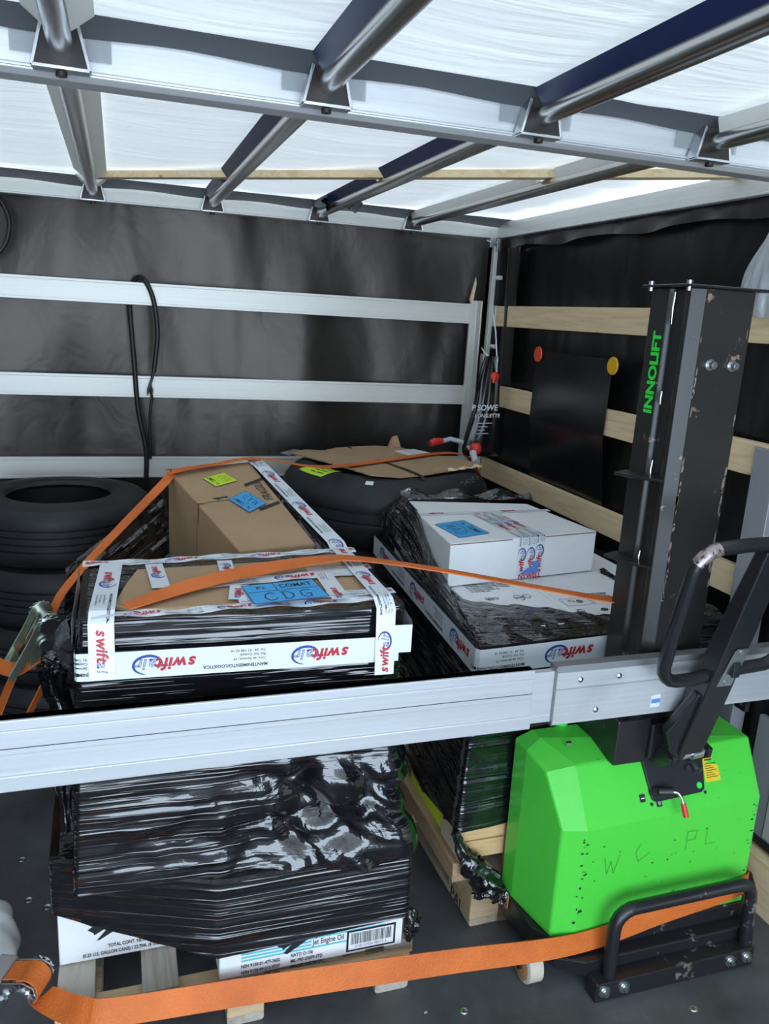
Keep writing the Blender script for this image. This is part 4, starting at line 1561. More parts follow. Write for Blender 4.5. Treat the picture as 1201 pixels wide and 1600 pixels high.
bunch('film_knot', LB, [(0.880, 1.618, 0.130), (0.915, 1.612, 0.125), (0.935, 1.612, 0.13)], [0.010, 0.012, 0.010], 10, 'knotted tail of film')
# yellow paper label half under the film
b = MB().prism([(0.838, 1.78, 0.176), (0.838, 2.05, 0.150), (0.838, 2.05, 0.30), (0.838, 1.78, 0.32)], (-0.002, 0, 0))
for k in range(9):
    b.stroke([(0.026 * k, 0), (0.026 * k + 0.006 + 0.004 * (k % 3), 0.016 * (k % 2))], (0.836, 2.03, 0.172), (0, -1, 0.09), (0, 0, 1), 0.006, 1, 0.0008)
b.build('paper_label', [M['label_yellow'], M['ink']], LB, label='fluorescent yellow paper label')


def printed_carton(x0, x1, lab, rows):
    t = empty('printed_carton', ((x0 + x1) / 2, 2.1, 0.6), lab, 'carton', 'flat printed cartons in the middle load')
    MB().box(x0, x1, 1.725, 2.56, 0.60, 0.833).build('carton_body', M['white_card'], t, bevel=0.003)
    b = MB()
    for (x, y, n) in rows:
        # lines of small print, too small to read in the photo
        for k in range(n):
            b.stroke([(x + 0.0125 * k, y), (x + 0.0125 * k + 0.006 + 0.003 * ((k * 7) % 3), y)], (0, 0, 0.833), X_, Y_, 0.0055, 0, 0.0012)
    return t, b


t, b = printed_carton(0.918, 1.172, 'flat white printed carton in the middle load, left one under the plain white box', [(0.965, 2.06 - 0.0145 * i, l) for i, l in enumerate((8, 8, 7, 8, 5))] + [(1.06, 2.06 - 0.013 * i, l) for i, l in enumerate((5, 6, 4))])


def scribble(bb, x, y, s, seed):
    r = random.Random(seed)
    for k in range(3):
        pts = []
        px, py = x + r.uniform(-1, 1) * s * 0.6, y + r.uniform(-1, 1) * s * 0.3
        a0_ = r.uniform(0, 6)
        for i in range(9):
            pts.append((px + s * 0.3 * math.cos(a0_ + i * 0.7), py + s * 0.3 * math.sin(a0_ + i * 0.7) * r.uniform(0.6, 1)))
        bb.stroke(pts, (0, 0, 0.833), X_, Y_, 0.003, 0, 0.0013)


scribble(b, 1.09, 1.93, 0.045, 2)
scribble(b, 1.00, 1.94, 0.03, 3)
b.build('carton_print', M['grey_ink'], t)
t, b = printed_carton(1.176, 1.58, 'flat white printed carton in the middle load, the one next to the black mast', [(1.29, 1.93 - 0.012 * i, l) for i, l in enumerate((7, 6, 7))])
b.stroke([(1.195, 1.90), (1.285, 1.905), (1.285, 1.85), (1.195, 1.845), (1.195, 1.90)], (0, 0, 0.833), X_, Y_, 0.0018, 0, 0.0013)
scribble(b, 1.24, 1.875, 0.03, 6)
scribble(b, 1.215, 1.80, 0.035, 7)
scribble(b, 1.30, 1.80, 0.03, 8)
b.build('carton_print', M['grey_ink'], t)

WC = empty('white_carton', (1.18, 2.3, 0.836), 'large plain white carton with a blue label, on top of the middle load', 'carton')
wFL, wFR, wBR, wBL = V(0.906, 2.044, 0), V(1.447, 2.123, 0), V(1.398, 2.505, 0), V(0.952, 2.585, 0)
zb_, zt_ = V(0, 0, 0.837), V(0, 0, 0.970)
MB().hexa([p + zb_ for p in (wFL, wFR, wBR, wBL)] + [p + zt_ for p in (wFL, wFR, wBR, wBL)]).build('carton_body', M['white_card'], WC, bevel=0.004, seg=3)
fu = (wFR - wFL).normalized()
fn = V(fu.y, -fu.x, 0)
for a_, c_ in ((0.0, 0.40), (0.60, 0.985)):
    q0, q1 = wFL.lerp(wFR, a_) + fn * 0.001, wFL.lerp(wFR, c_) + fn * 0.001
    b = MB().prism([q0 + V(0, 0, 0.9655), q1 + V(0, 0, 0.9655), q1 + V(0, 0, 0.9685), q0 + V(0, 0, 0.9685)], fn * 0.0006)
    b.build('lid_gap', M['card_dark'], WC, label='thin dark gap under the lid')
b = MB()
for i, f in enumerate((0.475, 0.535, 0.592)):
    q = wFL.lerp(wFR, f)
    bk = q + V(-0.03, 0.30, 0)
    tape(b, [tuple(q + V(0, 0, 0.848)), tuple(q + V(0, 0, 0.9705)), tuple(bk + V(0, 0, 0.9705))], [tuple(-fu)] * 3, 0.034, 0.0012 + 0.0012 * i, False, 0.108 if i < 2 else 0.100, 0.24, scale=1.25)
b.build('printed_tape', TAPE_MATS, WC, label='three overlapping strips of printed tape')
b = MB()
q = wFL.lerp(wFR, 0.57)
b.poly2([(-0.06, 0.012), (0.010, 0.012), (0.014, 0.050), (-0.012, 0.050), (-0.012, 0.034), (-0.030, 0.030)], q + V(0, 0, 0.842), fu, V(0, 0, 1), 0, 0.0052)
b.text('NYWELL', q + fu * -0.02 + V(0, 0, 0.847), fu, V(0, 0, 1), 0.022, 1, 0.03, 'C', 0.0056)
tape(b, [(0.935, 2.385, 0.9705), (1.43, 2.40, 0.9705)], [Y_] * 2, 0.03, 0.0008, True, 0.05, print_=False)
b.m = [2 if (mi == 0 and i > 0) else mi for i, mi in enumerate(b.m)]
b.text('swift', (1.00, 2.39, 0.9705), (-1, 0, 0), (0, -1, 0), 0.028, 1, 0.03, 'C', 0.0022, 0.2)
b.text('swift', (1.27, 2.40, 0.9705), (-1, 0, 0), (0, -1, 0), 0.028, 1, 0.03, 'C', 0.0022, 0.2)
b.build('carton_print', [M['mid_blue'], M['red'], M['tape']], WC)
blue_label(WC, (0.940, 2.256, 0.9706), (0.018, -0.158, 0), (0.118, 0.040, 0), 0.158, 0.122, 'COMAT', 'MAD')

# ------------------------------------------------------------------ on the aircraft tyres
CS = empty('cardboard_sheet', (1.05, 3.1, AZ), 'torn sheet of brown cardboard lying on the top aircraft tyre, white paper on it', 'cardboard')
outline = [(0.700, 3.36), (0.760, 3.22), (0.830, 3.02), (0.905, 2.855), (1.02, 2.83), (1.10, 2.86), (1.20, 2.91), (1.33, 2.96), (1.465, 3.05), (1.43, 3.14), (1.36, 3.25), (1.28, 3.36), (1.22, 3.45), (1.12, 3.47), (1.02, 3.46), (0.93, 3.45), (0.86, 3.40), (0.78, 3.43)]
rnd = random.Random(12)
jag = []
for i in range(len(outline)):
    a, c = V(*outline[i], 0), V(*outline[(i + 1) % len(outline)], 0)
    k = max(2, int((c - a).length / 0.02))
    for j in range(k):
        p = a.lerp(c, j / k)
        jag.append((p.x + rnd.uniform(-.004, .004), p.y + rnd.uniform(-.004, .004)))


def sheet_z(x, y):
    return AZ + 0.010 + 0.012 * max(0, 0.9 - x) + 0.008 * math.sin(x * 7) * math.sin(y * 6)


b = MB()
b.prism([(x, y, sheet_z(x, y)) for x, y in jag], (0, 0, 0.006), 0)
b.build('sheet', [M['card']], CS)
b = grid_mesh(10, 10, lambda u, v: (1.165 + 0.075 * u * (1 - 0.6 * v) + 0.02 * v, 3.44 + 0.01 * math.sin(u * 3), AZ + 0.012 + 0.055 * v + 0.01 * u * v))
b.build('torn_flap', M['card'], CS, smooth=60, label='torn flap standing up')
b = grid_mesh(24, 4, lambda u, v: (1.255 + 0.20 * u, 2.915 + 0.10 * u + 0.022 * v + 0.006 * math.sin(u * 25), AZ + 0.012 + 0.012 * math.sin(v * 3) * (0.6 + 0.4 * math.sin(u * 17))))
b.build('torn_edge', M['pine_x'], CS, smooth=60, label='pale peeled paper edge')
b = MB()
b.poly2([(1.165, 3.36), (1.20, 3.22), (1.345, 3.27), (1.285, 3.395)], (0, 0, AZ + 0.020), X_, Y_, 0)
for i in range(5):
    b.stroke([(1.21 + .006 * i, 3.33 - 0.018 * i), (1.27 + .006 * i, 3.35 - 0.018 * i)], (0, 0, AZ + 0.020), X_, Y_, 0.002, 1, 0.0012)
b.build('delivery_note', [M['white_card'], M['grey_ink']], CS, label='white paper note')
b = MB()
b.ribbon([(0.985, 3.47, AZ + 0.020), (1.02, 3.20, AZ + 0.017), (1.10, 2.87, AZ + 0.015), (1.125, 2.80, AZ - 0.018), (1.132, 2.755, AZ - 0.06)], [X_] * 5, 0.014, 0.0025, 0, 4)
setp(b.build('packing_band', M['cord'], origin=(1.05, 3.1, AZ)), 'thin black packing band over the cardboard sheet and top aircraft tyre', 'band')
b = MB()
b.poly2([(0.69, 3.33), (0.78, 3.47), (0.74, 3.49), (0.66, 3.40)], (0, 0, AZ + 0.002), X_, Y_, 0)
setp(b.build('plastic_scrap', M['clear'], origin=(0.72, 3.42, AZ)), 'scrap of clear plastic under the left edge of the cardboard sheet on the tyre', 'plastic')

HS = empty('shower_hose', (1.47, 3.3, AZ), 'clear hose with red ends lying on the right of the top aircraft tyre', 'hose')
b = MB()
b.tube([(1.435, 3.44, AZ + 0.050), (1.48, 3.44, AZ + 0.062), (1.53, 3.41, AZ + 0.052), (1.545, 3.34, AZ + 0.03), (1.52, 3.24, AZ + 0.015), (1.495, 3.16, AZ + 0.004)], 0.012, 12)
b.build('tube', M['hose'], HS, smooth=50)
MB().tube([(1.375, 3.43, AZ + 0.040), (1.40, 3.435, AZ + 0.048), (1.44, 3.44, AZ + 0.052)], [0.016, 0.020, 0.014], 12).build('end_fitting', M['red_plastic'], HS, smooth=50, label='red hose end')
b = MB()
b.lathe([(0.0, -0.028), (0.018, -0.024), (0.027, -0.010), (0.027, 0.010), (0.018, 0.024), (0.0, 0.028)], (1.535, 3.27, AZ + 0.045), 20, 0, False)
b.build('tap', M['red_plastic'], HS, smooth=60, label='round red tap')
MB().tube([(1.515, 3.25, AZ + 0.028), (1.49, 3.17, AZ + 0.008)], [0.017, 0.013], 10).build('clip', M['white'], HS, smooth=50, label='white clip')

# ------------------------------------------------------------------ black water bag hanging in the corner
BG = empty('water_bag', (1.62, 3.38, 1.0), 'black plastic bag with white lettering hanging in the far corner', 'bag')


def bag(u, v):
    a = 2 * math.pi * u
    w = 0.022 + 0.082 * v ** 0.85 + 0.006 * math.sin(v * 9)
    d = 0.012 + 0.036 * math.sin(min(1, v * 1.15) * math.pi * 0.62)
    if v > 0.94:
        k = (1 - v) / 0.06
        w *= 0.80 + 0.20 * k ** 0.5
        d *= 0.2 + 0.8 * k ** 0.5
    wr = 0.006 * math.sin(a * 7 + v * 3) * (1.3 - v)
    cx = 1.628 - 0.008 * v
    return (cx + (w + wr) * math.cos(a), 3.38 + (d + wr) * math.sin(a), 1.452 - 0.465 * v)


b = grid_mesh(72, 60, bag)
n_ = 73
b.f.append([60 * n_ + i for i in range(72)][::-1])
b.m.append(0)
b.build('bag_body', M['flap'], BG, smooth=60)
b = MB()
bo = V(1.612, 3.336, 0)
b.text('P SOWE', bo + V(-0.02, 0.002, 1.222), (1, 0, 0.02), (0, -0.08, 1), 0.036, 0, 0.03, 'C', 0.009)
b.text('LONSLETTE', bo + V(-0.005, -0.001, 1.186), (1, 0, 0.02), (0, -0.08, 1), 0.024, 0, 0.015, 'C', 0.009)
for i, l in enumerate((0.075, 0.055, 0.04, 0.06)):
    b.stroke([(0, 0), (l, 0)], bo + V(-0.055, -0.003, 1.150 - 0.016 * i), (1, 0, 0.02), (0, -0.06, 1), 0.003, 0, 0.009)
b.build('lettering', M['white'], BG)
b = MB()
b.lathe([(0.0, -0.014), (0.018, -0.012), (0.023, 0.0), (0.018, 0.008), (0.0, 0.010)], (1.632, 3.335, 1.362), 20, 0, False, 'Y')
b.tube([(1.628, 3.332, 1.366), (1.622, 3.328, 1.335)], [0.012, 0.006], 8)
b.build('cap', M['red_plastic'], BG, smooth=60, label='red filler cap')
b = MB()
b.tube([(1.612, 3.38, 1.45), (1.60, 3.40, 1.465), (1.62, 3.45, 1.47), (1.66, 3.56, 1.48)], 0.004, 8)
b.tube([(1.655, 3.38, 1.45), (1.672, 3.45, 1.56), (1.70, 3.575, 1.68)], 0.0035, 8)
b.tube([(1.655, 3.37, 1.45), (1.640, 3.345, 1.36)], 0.0025, 6)
b.build('cord', M['white'], BG, smooth=50, label='thin pale cord')

# ------------------------------------------------------------------ cords on the far wall
b = MB()
def smooth_path(p, n=8):
    P = [V(*q) for q in p]
    out = []
    k = len(P)
    for i in range(k - 1):
        p0, p1, p2, p3 = P[max(i - 1, 0)], P[i], P[i + 1], P[min(i + 2, k - 1)]
        for s in range(n):
            t = s / n
            out.append(0.5 * ((2 * p1) + (p2 - p0) * t + (2 * p0 - 5 * p1 + 4 * p2 - p3) * t * t + (3 * p1 - p0 - 3 * p2 + p3) * t ** 3))
    out.append(P[-1])
    return out


CD = empty('rubber_cord', (0.1, 3.63, 0.86), 'black rubber cord looped over the upper white slat on the far wall', 'cord')
b.tube(smooth_path([(0.107, 3.64, 0.84), (0.108, 3.64, 0.975), (0.078, 3.64, 1.146), (0.064, 3.645, 1.366), (0.052, 3.672, 1.57), (0.055, 3.694, 1.65), (0.082, 3.675, 1.700), (0.115, 3.642, 1.692), (0.149, 3.635, 1.611), (0.163, 3.638, 1.479), (0.152, 3.64, 1.36), (0.146, 3.64, 1.31)]), 0.0105, 12)
b.build('thick_cord', M['cord'], CD, smooth=50)
b = MB()
b.tube(smooth_path([(0.146, 3.64, 1.315), (0.137, 3.64, 1.28), (0.128, 3.638, 1.245), (0.136, 3.64, 1.20), (0.127, 3.64, 1.12), (0.127, 3.642, 0.954), (0.127, 3.645, 0.93)]), [0.006] * 49, 10)
b.tube([(0.140, 3.635, 1.29), (0.122, 3.63, 1.235), (0.118, 3.63, 1.21)], [0.004, 0.006, 0.002], 6)
b.tube([(0.130, 3.635, 1.255), (0.142, 3.63, 1.225)], [0.006, 0.002], 6)
b.build('frayed_cord', M['cord'], CD, smooth=50, label='thinner frayed cord tail')
b = MB()
b.tube(smooth_path([(-0.50, 3.655, 2.01), (-0.44, 3.65, 1.975), (-0.405, 3.65, 1.915), (-0.40, 3.65, 1.862), (-0.417, 3.65, 1.80), (-0.46, 3.65, 1.75), (-0.53, 3.655, 1.72)]), 0.009, 10)
setp(b.build('cable', M['cord'], smooth=50, origin=(-0.45, 3.65, 1.72)), 'black cable looping on the far tarp wall at the left edge under the roof rail', 'cable')

# crumpled clear plastic bag at the right edge
def pbag(u, v):
    a = 2 * math.pi * u
    r = 0.018 + 0.075 * math.sin(min(1, v * 1.05) * math.pi * 0.60) ** 1.2
    if v > 0.9:
        r *= 0.5 + 0.5 * ((1 - v) / 0.1) ** 0.5
    r *= 1 + 0.10 * math.sin(a * 9 + v * 4) + 0.05 * math.sin(a * 17 - v * 6)
    return (1.690 + r * 0.42 * math.cos(a), 1.822 + r * math.sin(a), 1.90 - 0.245 * v)


b = grid_mesh(80, 40, pbag)
setp(b.build('plastic_bag', M['clear'], smooth=60, origin=(1.69, 1.822, 1.9)), 'crumpled clear plastic bag hanging above the mast at the right edge', 'bag')

# ------------------------------------------------------------------ load bar in front
LBAR = empty('load_bar', (0.5, 1.44, 0.716), 'long telescopic aluminium load bar stretched across in front of both wrapped loads', 'bar')
b = MB()
x0, x1 = XL, 0.862
b.box(x0, x1, 1.434, 1.458, 0.745, 0.858)
b.box(x0, x1, 1.428, 1.458, 0.716, 0.747)
b.box(x0, x1, 1.430, 1.458, 0.838, 0.858)
b.box(x0, x1, 1.4325, 1.436, 0.788, 0.836)
b.build('wide_section', M['bar'], LBAR, bevel=0.0015)
b = MB()
b.box(x0, x1 - 0.0005, 1.4318, 1.4335, 0.8005, 0.8020)
b.build('groove', M['groove'], LBAR)
b = MB()
b.box(0.80, 0.93, 1.438, 1.456, 0.724, 0.848)
b.box(0.80, 0.93, 1.437, 1.457, 0.724, 0.742)
b.build('inner_section', M['bar'], LBAR, bevel=0.001)
b = MB()
x0, x1 = 0.918, 1.73
b.box(x0, x1, 1.430, 1.460, 0.7175, 0.846)
b.build('outer_section', M['alu'], LBAR, bevel=0.0012)
b = MB()
b.prism([(x0, 1.430, 0.846), (x0, 1.433, 0.861), (x0, 1.460, 0.861), (x0, 1.460, 0.846)], (x1 - x0, 0, 0))
b.box(x0 - 0.002, x0 + 0.001, 1.429, 1.461, 0.7165, 0.861)
b.build('edge_lip', M['alu_dark'], LBAR, label='darker lip along the top')
b = MB()
b.box(x0, x1, 1.4295, 1.4305, 0.8050, 0.8062)
b.build('groove', M['alu_dark'], LBAR)
for x, z in ((0.980, 0.826), (1.082, 0.826), (1.030, 0.746)):
    g = MB()
    g.lathe([(0.0, -0.005), (0.004, -0.0045), (0.0065, -0.002), (0.007, 0.002)], (x, 1.430, z), 14, 0, False, 'Y')
    g.v = [(p[0], 2 * 1.430 - p[1] if p[1] > 1.431 else p[1], p[2]) for p in g.v]
    g.build('rivet', M['zinc'], LBAR, smooth=50)
b = MB()
O = V(1.180, 1.4296, 0.735)
b.poly2([(0, 0), (0.026, 0), (0.026, 0.033), (0.0, 0.031)], O, X_, Z_, 0)
b.poly2([(0.002, 0.010), (0.026, 0.011), (0.026, 0.022), (0.002, 0.021)], O, X_, Z_, 1, 0.0010)
b.build('sticker', [M['tape'], M['mid_blue']], LBAR, label='small white and blue sticker')

# ------------------------------------------------------------------ electric stacker truck
ST = empty('stacker_truck', (1.28, 1.52, 0.0), 'green pedestrian lift truck with a tall black mast, tiller handle and hoop bumper', 'truck')
# base chassis
b = MB()
foot = [(0.952, 1.640), (0.952, 1.470), (0.985, 1.420), (1.055, 1.411), (1.560, 1.411), (1.640, 1.45), (1.672, 1.50), (1.672, 1.640)]
b.prism([(x, y, 0.086) for x, y in foot], (0, 0, 0.046))
low = [(0.962, 1.635), (0.975, 1.48), (1.01, 1.425), (1.075, 1.376), (1.545, 1.376), (1.615, 1.46), (1.640, 1.50), (1.655, 1.635)]
hi = [(0.955, 1.638), (0.955, 1.472), (0.988, 1.408), (1.057, 1.375), (1.557, 1.375), (1.637, 1.452), (1.669, 1.502), (1.669, 1.638)]
n_ = len(low)
vs = [(x, y, 0.035) for x, y in low] + [(x, y, 0.088) for x, y in hi]
b.add(vs, [tuple(range(n_))[::-1], tuple(range(n_, 2 * n_))] + [(i, (i + 1) % n_, n_ + (i + 1) % n_, n_ + i) for i in range(n_)])
b.v = b.v
chas = b.build('chassis', M['black_paint'], ST, bevel=0.004)
b = MB()
b.prism([(0.9515, 1.648, 0.09), (0.9515, 1.585, 0.09), (0.9515, 1.585, 0.132), (0.9515, 1.648, 0.132)], (-0.006, 0, 0))
b.build('skirt_edge', M['wheel_core'], chas, bevel=0.002, label='bare tan edge of the chassis plate')
# bumper plate
b = MB()
b.box(1.068, 1.545, 1.334, 1.378, 0.002, 0.056)
b.build('bumper_plate', M['black_paint'], ST, bevel=0.003)
for x in (1.092, 1.148, 1.470, 1.522):
    g = MB()
    g.lathe([(0.0, -0.013), (0.0065, -0.0125), (0.007, -0.006), (0.010, -0.0055), (0.0102, -0.003), (0.0155, -0.0025), (0.016, 0.0)], (x, 1.334, 0.032), 16, 0, False, 'Y')
    g.v = [(p[0], 1.334 - abs(p[1] - 1.334), p[2]) for p in g.v]
    g.build('bolt', M['zinc'], ST, smooth=40, label='zinc bolt with washers')
# hoop bumper
hy = 1.356
path = [(1.115, hy, 0.056), (1.112, hy, 0.155)] + [(1.162 + 0.05 * math.cos(math.radians(a)), hy, 0.190 + 0.05 * math.sin(math.radians(a))) for a in (180, 160, 140, 120, 100, 90)] + [(1.30, hy, 0.2415), (1.460, hy, 0.243)] + [(1.478 + 0.042 * math.cos(math.radians(a)), hy, 0.200 + 0.042 * math.sin(math.radians(a))) for a in (80, 60, 40, 20, 0)] + [(1.524, hy, 0.15), (1.532, hy, 0.056)]
MB().tube(path, 0.0165, 18).build('bumper_hoop', M['black_paint'], ST, smooth=50)
# caster wheel
b = MB()
b.lathe([(0.020, -0.022), (0.040, -0.022), (0.047, -0.018), (0.047, 0.018), (0.040, 0.022), (0.020, 0.022)], (0.945, 1.452, 0.047), 40, 0, True, 'X')
wh = b.build('caster_wheel', M['wheel'], ST, smooth=40, label='cream caster wheel')
b = MB()
b.lathe([(0.012, -0.024), (0.036, -0.0235), (0.040, -0.021), (0.036, -0.012), (0.012, -0.012)], (0.945, 1.452, 0.047), 32, 0, True, 'X')
b.build('wheel_rim', M['wheel_core'], wh, smooth=40)
MB().cyl((0.915, 1.452, 0.047), (0.972, 1.452, 0.047), 0.012).build('axle', M['dark_metal'], wh, smooth=40)
# hood
zl, zm, zt_ = 0.131, 0.430, 0.575
fyb, fyt = 1.417, 1.492
L0 = [(0.952, 1.580), (0.982, 1.428), (1.043, 1.413), (1.558, 1.413), (1.558, 1.640), (0.952, 1.640)]
A_bot = [V(x, y, zl) for x, y in L0]
A_mid = [V(0.952, 1.580, 0.545), V(0.982, 1.431, 0.432), V(1.043, 1.416, 0.430), V(1.558, 1.416, 0.447), V(1.558, 1.640, 0.447), V(0.952, 1.640, 0.545)]
A_s = V(0.967, 1.505, 0.546)         # where chamfer meets the sloped corner
A_tl = V(1.043, 1.496, 0.560)
A_tr = V(1.558, 1.488, 0.580)
A_bl = V(0.998, 1.598, 0.583)
A_br = V(1.558, 1.645, 0.583)
A_bl2 = V(0.998, 1.645, 0.583)
A_bm = V(0.952, 1.640, 0.545)
vs = [A_bot[0], A_bot[1], A_bot[2], A_bot[3], V(1.558, 1.640, zl), V(0.952, 1.640, zl),   # 0-5
      V(0.952, 1.580, 0.565), A_mid[1], A_mid[2], A_mid[3], V(0.952, 1.645, 0.565),       # 6-10
      A_s, A_tl, A_tr, A_bl, A_bl2, A_br]                                               # 11-16
fs = [(0, 1, 7, 11, 6), (1, 2, 8, 7), (7, 8, 12, 11), (2, 3, 9, 8), (8, 9, 13, 12), (6, 11, 12, 14), (12, 13, 16, 15, 14), (10, 6, 14, 15), (5, 0, 6, 10), (3, 4, 16, 13, 9), (4, 5, 10, 15, 16), (0, 5, 4, 3, 2, 1)]
hood = MB().add(vs, fs).build('hood', M['green'], ST, bevel=0.006, seg=3)
hood['label'] = 'scuffed bright green hood'
b = MB()
O = V(1.10, 1.4132, 0.30)
W_ = [[(0, .05), (.012, 0), (.02, .035), (.03, 0), (.045, .05)], [(.10, .07), (.06 + .03, .045), (.10, .02), (.13, .04)], [(.24, .03), (.24, .08), (.27, .08), (.265, .055), (.24, .055)], [(.30, .085), (.30, .035), (.33, .035)]]
for st in W_:
    b.stroke(st, O, X_, Z_, 0.0012, 0, 0.0008)
M['green_dark'] = mat('scratched green paint', (0.03, 0.30, 0.025), 0.5)
b.build('scratched_letters', M['green_dark'], hood)
b = MB()
rnd = random.Random(21)
for i in range(46):
    if i < 20:
        x, z = 1.043 + rnd.uniform(-.008, .010), rnd.uniform(0.15, 0.42)
    elif i < 32:
        x, z = 1.558 - rnd.uniform(0.0, 0.02), rnd.uniform(0.2, 0.43)
    else:
        x, z = rnd.uniform(1.06, 1.54), rnd.uniform(0.2, 0.42)
    w, h = rnd.uniform(.0015, .006), rnd.uniform(.001, .004)
    if i >= 32:
        w, h = w * 0.7, h * 0.7
    y = 1.413 + 0.003 * (z - 0.131) / 0.3
    k = rnd.uniform(-.4, .4)
    b.poly2([(-w, -h * .3), (0, -h), (w, -h * k), (w * .4, h), (-w * .6, h * .6)], (min(x, 1.552), y, z), X_, Z_, 0, 0.0006)
b.build('paint_chips', M['panel'], hood, kind='stuff')
# sloped control panel
sn_ = V(0, -0.132, 0.075).normalized()
su, sv = V(1, 0, 0.025).normalized(), V(0, 0.075, 0.132).normalized()
sv = (sv - su * sv.dot(su)).normalized()
pc = [p_ + sn_ * 0.010 for p_ in (V(1.2201, 1.4931, 0.5639), V(1.2311, 1.441, 0.4722), V(1.240, 1.4365, 0.4665), V(1.378, 1.4400, 0.4725), V(1.388, 1.4435, 0.479), V(1.408, 1.507, 0.5884))]
b = MB().prism([p - sn_ * 0.008 for p in pc], sn_ * 0.010)
pan = b.build('control_panel', M['panel'], ST, bevel=0.001)
b = MB()
b.tube([V(1.238, 1.449, 0.4885) + sn_ * 0.002, V(1.246, 1.440, 0.493) + sn_ * 0.012], [0.013, 0.011], 14)
b.tube([V(1.246, 1.440, 0.493) + sn_ * 0.010, V(1.275, 1.430, 0.496) + sn_ * 0.018], [0.011, 0.011], 14)
lev = b.build('lever_socket', M['panel'], pan, smooth=40)
b = MB()
b.tube(smooth_path([V(1.272, 1.428, 0.496) + sn_ * 0.018, V(1.283, 1.424, 0.494) + sn_ * 0.02, V(1.290, 1.416, 0.482) + sn_ * 0.02, V(1.292, 1.410, 0.470) + sn_ * 0.02]), 0.0042, 10)
b.build('lever_rod', M['zinc'], pan, smooth=40)
MB().tube([V(1.292, 1.411, 0.472) + sn_ * 0.02, V(1.294, 1.404, 0.455) + sn_ * 0.02, V(1.296, 1.398, 0.442) + sn_ * 0.02], [0.006, 0.0075, 0.0065], 12).build('lever_grip', M['red_plastic'], pan, smooth=40, label='red lever grip')
b = MB()
q = V(1.374, 1.449, 0.4865)
b.tube([q, q + sn_ * 0.010], [0.013, 0.012], 18)
b.build('button_ring', M['dark_metal'], pan, smooth=40)
MB().tube([q + sn_ * 0.008, q + sn_ * 0.013], [0.010, 0.008], 18).build('push_button', M['light_green'], pan, smooth=40, label='green push button')
b = MB()
q = V(1.352, 1.474, 0.531)
b.tube([q + V(0, .012, .012), q + sn_ * 0.006, q + V(0.012, -0.014, -0.024)], [0.008, 0.010, 0.007], 12)
b.tube([q + V(.018, .01, .016), q + V(0.024, -0.006, -0.008) + sn_ * 0.012, q + V(0.024, -.012, -0.02)], [0.014, 0.016, 0.012], 12)
b.tube([q + V(-.008, -.006, -.004) + sn_ * .004, q + V(-.008, -.006, -.004) + sn_ * .012], [.007, .006], 10)
b.build('key_switch', M['panel'], pan, smooth=40)
b = MB()
for (c, s_) in ((V(1.2062, 1.4432, 0.4776), 'I'), (V(1.2515, 1.4352, 0.4633), 'O')):
    o_ = c + sn_ * 0.0055
    b.poly2([(-.0075, -.009), (.0075, -.009), (.0075, .009), (-.0075, .009)], o_, su, sv, 0)
    if s_ == 'I':
        b.poly2([(-.005, -.0012), (.005, -.0012), (.005, .0012), (-.005, .0012)], o_, su, sv, 1, 0.0012)
    else:
        b.text('0', o_, su, sv, 0.014, 1, 0.01, 'C', 0.0012)
for c in (V(1.230, 1.436, 0.462), V(1.391, 1.4385, 0.4705)):
    b.poly2([(.0045 * math.cos(i * .7), .0045 * math.sin(i * .7)) for i in range(9)], c + sn_ * 0.0065, su, sv, 0, 0.0008)
b.build('switch_marks', [M['ink'], M['tape']], hood)
b = MB()
O = V(1.3985, 1.4512, 0.4895) + sn_ * 0.0085
b.poly2([(0, 0), (0.046, 0.000), (0.046, 0.060), (0.003, 0.061)], O, su, sv, 0)
b.poly2([(.008, .0515), (.030, .0515), (.030, .055), (.008, .055)], O, su, sv, 1, 0.001)
for i in range(7):
    b.poly2([(.006, .010 + .0055 * i), (.040 - .007 * (i % 3), .010 + .0055 * i), (.040 - .007 * (i % 3), .0115 + .0055 * i), (.006, .0115 + .0055 * i)], O, su, sv, 1, 0.001)
b.build('notice_sticker', [M['yellow'], M['ink']], hood, label='yellow notice sticker')
MB().box(1.045, 1.060, 1.548, 1.556, 0.582, 0.590).build('hood_screw', M['zinc'], hood)
MB().cyl((1.09, 1.655, 0.55), (1.09, 1.655, 0.60), 0.018, 16).build('filler_cap', M['light_green'], hood, smooth=40)

# mast
mx0, mx1, my0, my1, mz = 1.184, 1.352, 1.490, 1.636, 1.700
b = MB()
# front box and rear channel with a groove between them
prof = [(1.218, 1.490), (1.352, 1.490), (1.352, 1.630), (1.300, 1.636), (1.184, 1.636), (1.184, 1.572), (1.196, 1.566), (1.196, 1.522), (1.186, 1.516), (1.186, 1.500)]
b.prism([(x, y, 0.13) for x, y in prof], (0, 0, mz - 0.13))
mast = b.build('mast', M['mast'], ST, bevel=0.003)
b = MB()
b.box(1.165, 1.405, 1.482, 1.650, mz, mz + 0.006)
b.build('top_plate', M['black_paint'], mast, bevel=0.002)
for x, y in ((1.172, 1.625), (1.176, 1.497)):
    b = MB()
    b.cyl((x, y, mz + 0.005), (x, y, mz + 0.014), 0.0065, 10)
    b.cyl((x, y, mz - 0.008), (x, y, mz + 0.001), 0.005, 8)
    b.build('plate_bolt', M['zinc'], mast, smooth=40)
for x in (1.2542, 1.3143):
    g = MB()
    g.tube([(x, 1.490, 1.536), (x, 1.487, 1.536)], [0.013, 0.013], 18)
    g.tube([(x, 1.488, 1.536), (x, 1.474, 1.536)], [0.009, 0.0085], 14)
    g.tube([(x, 1.4745, 1.536), (x, 1.4735, 1.536)], [0.005, 0.005], 6)
    g.build('mast_bolt', M['zinc'], mast, smooth=40)
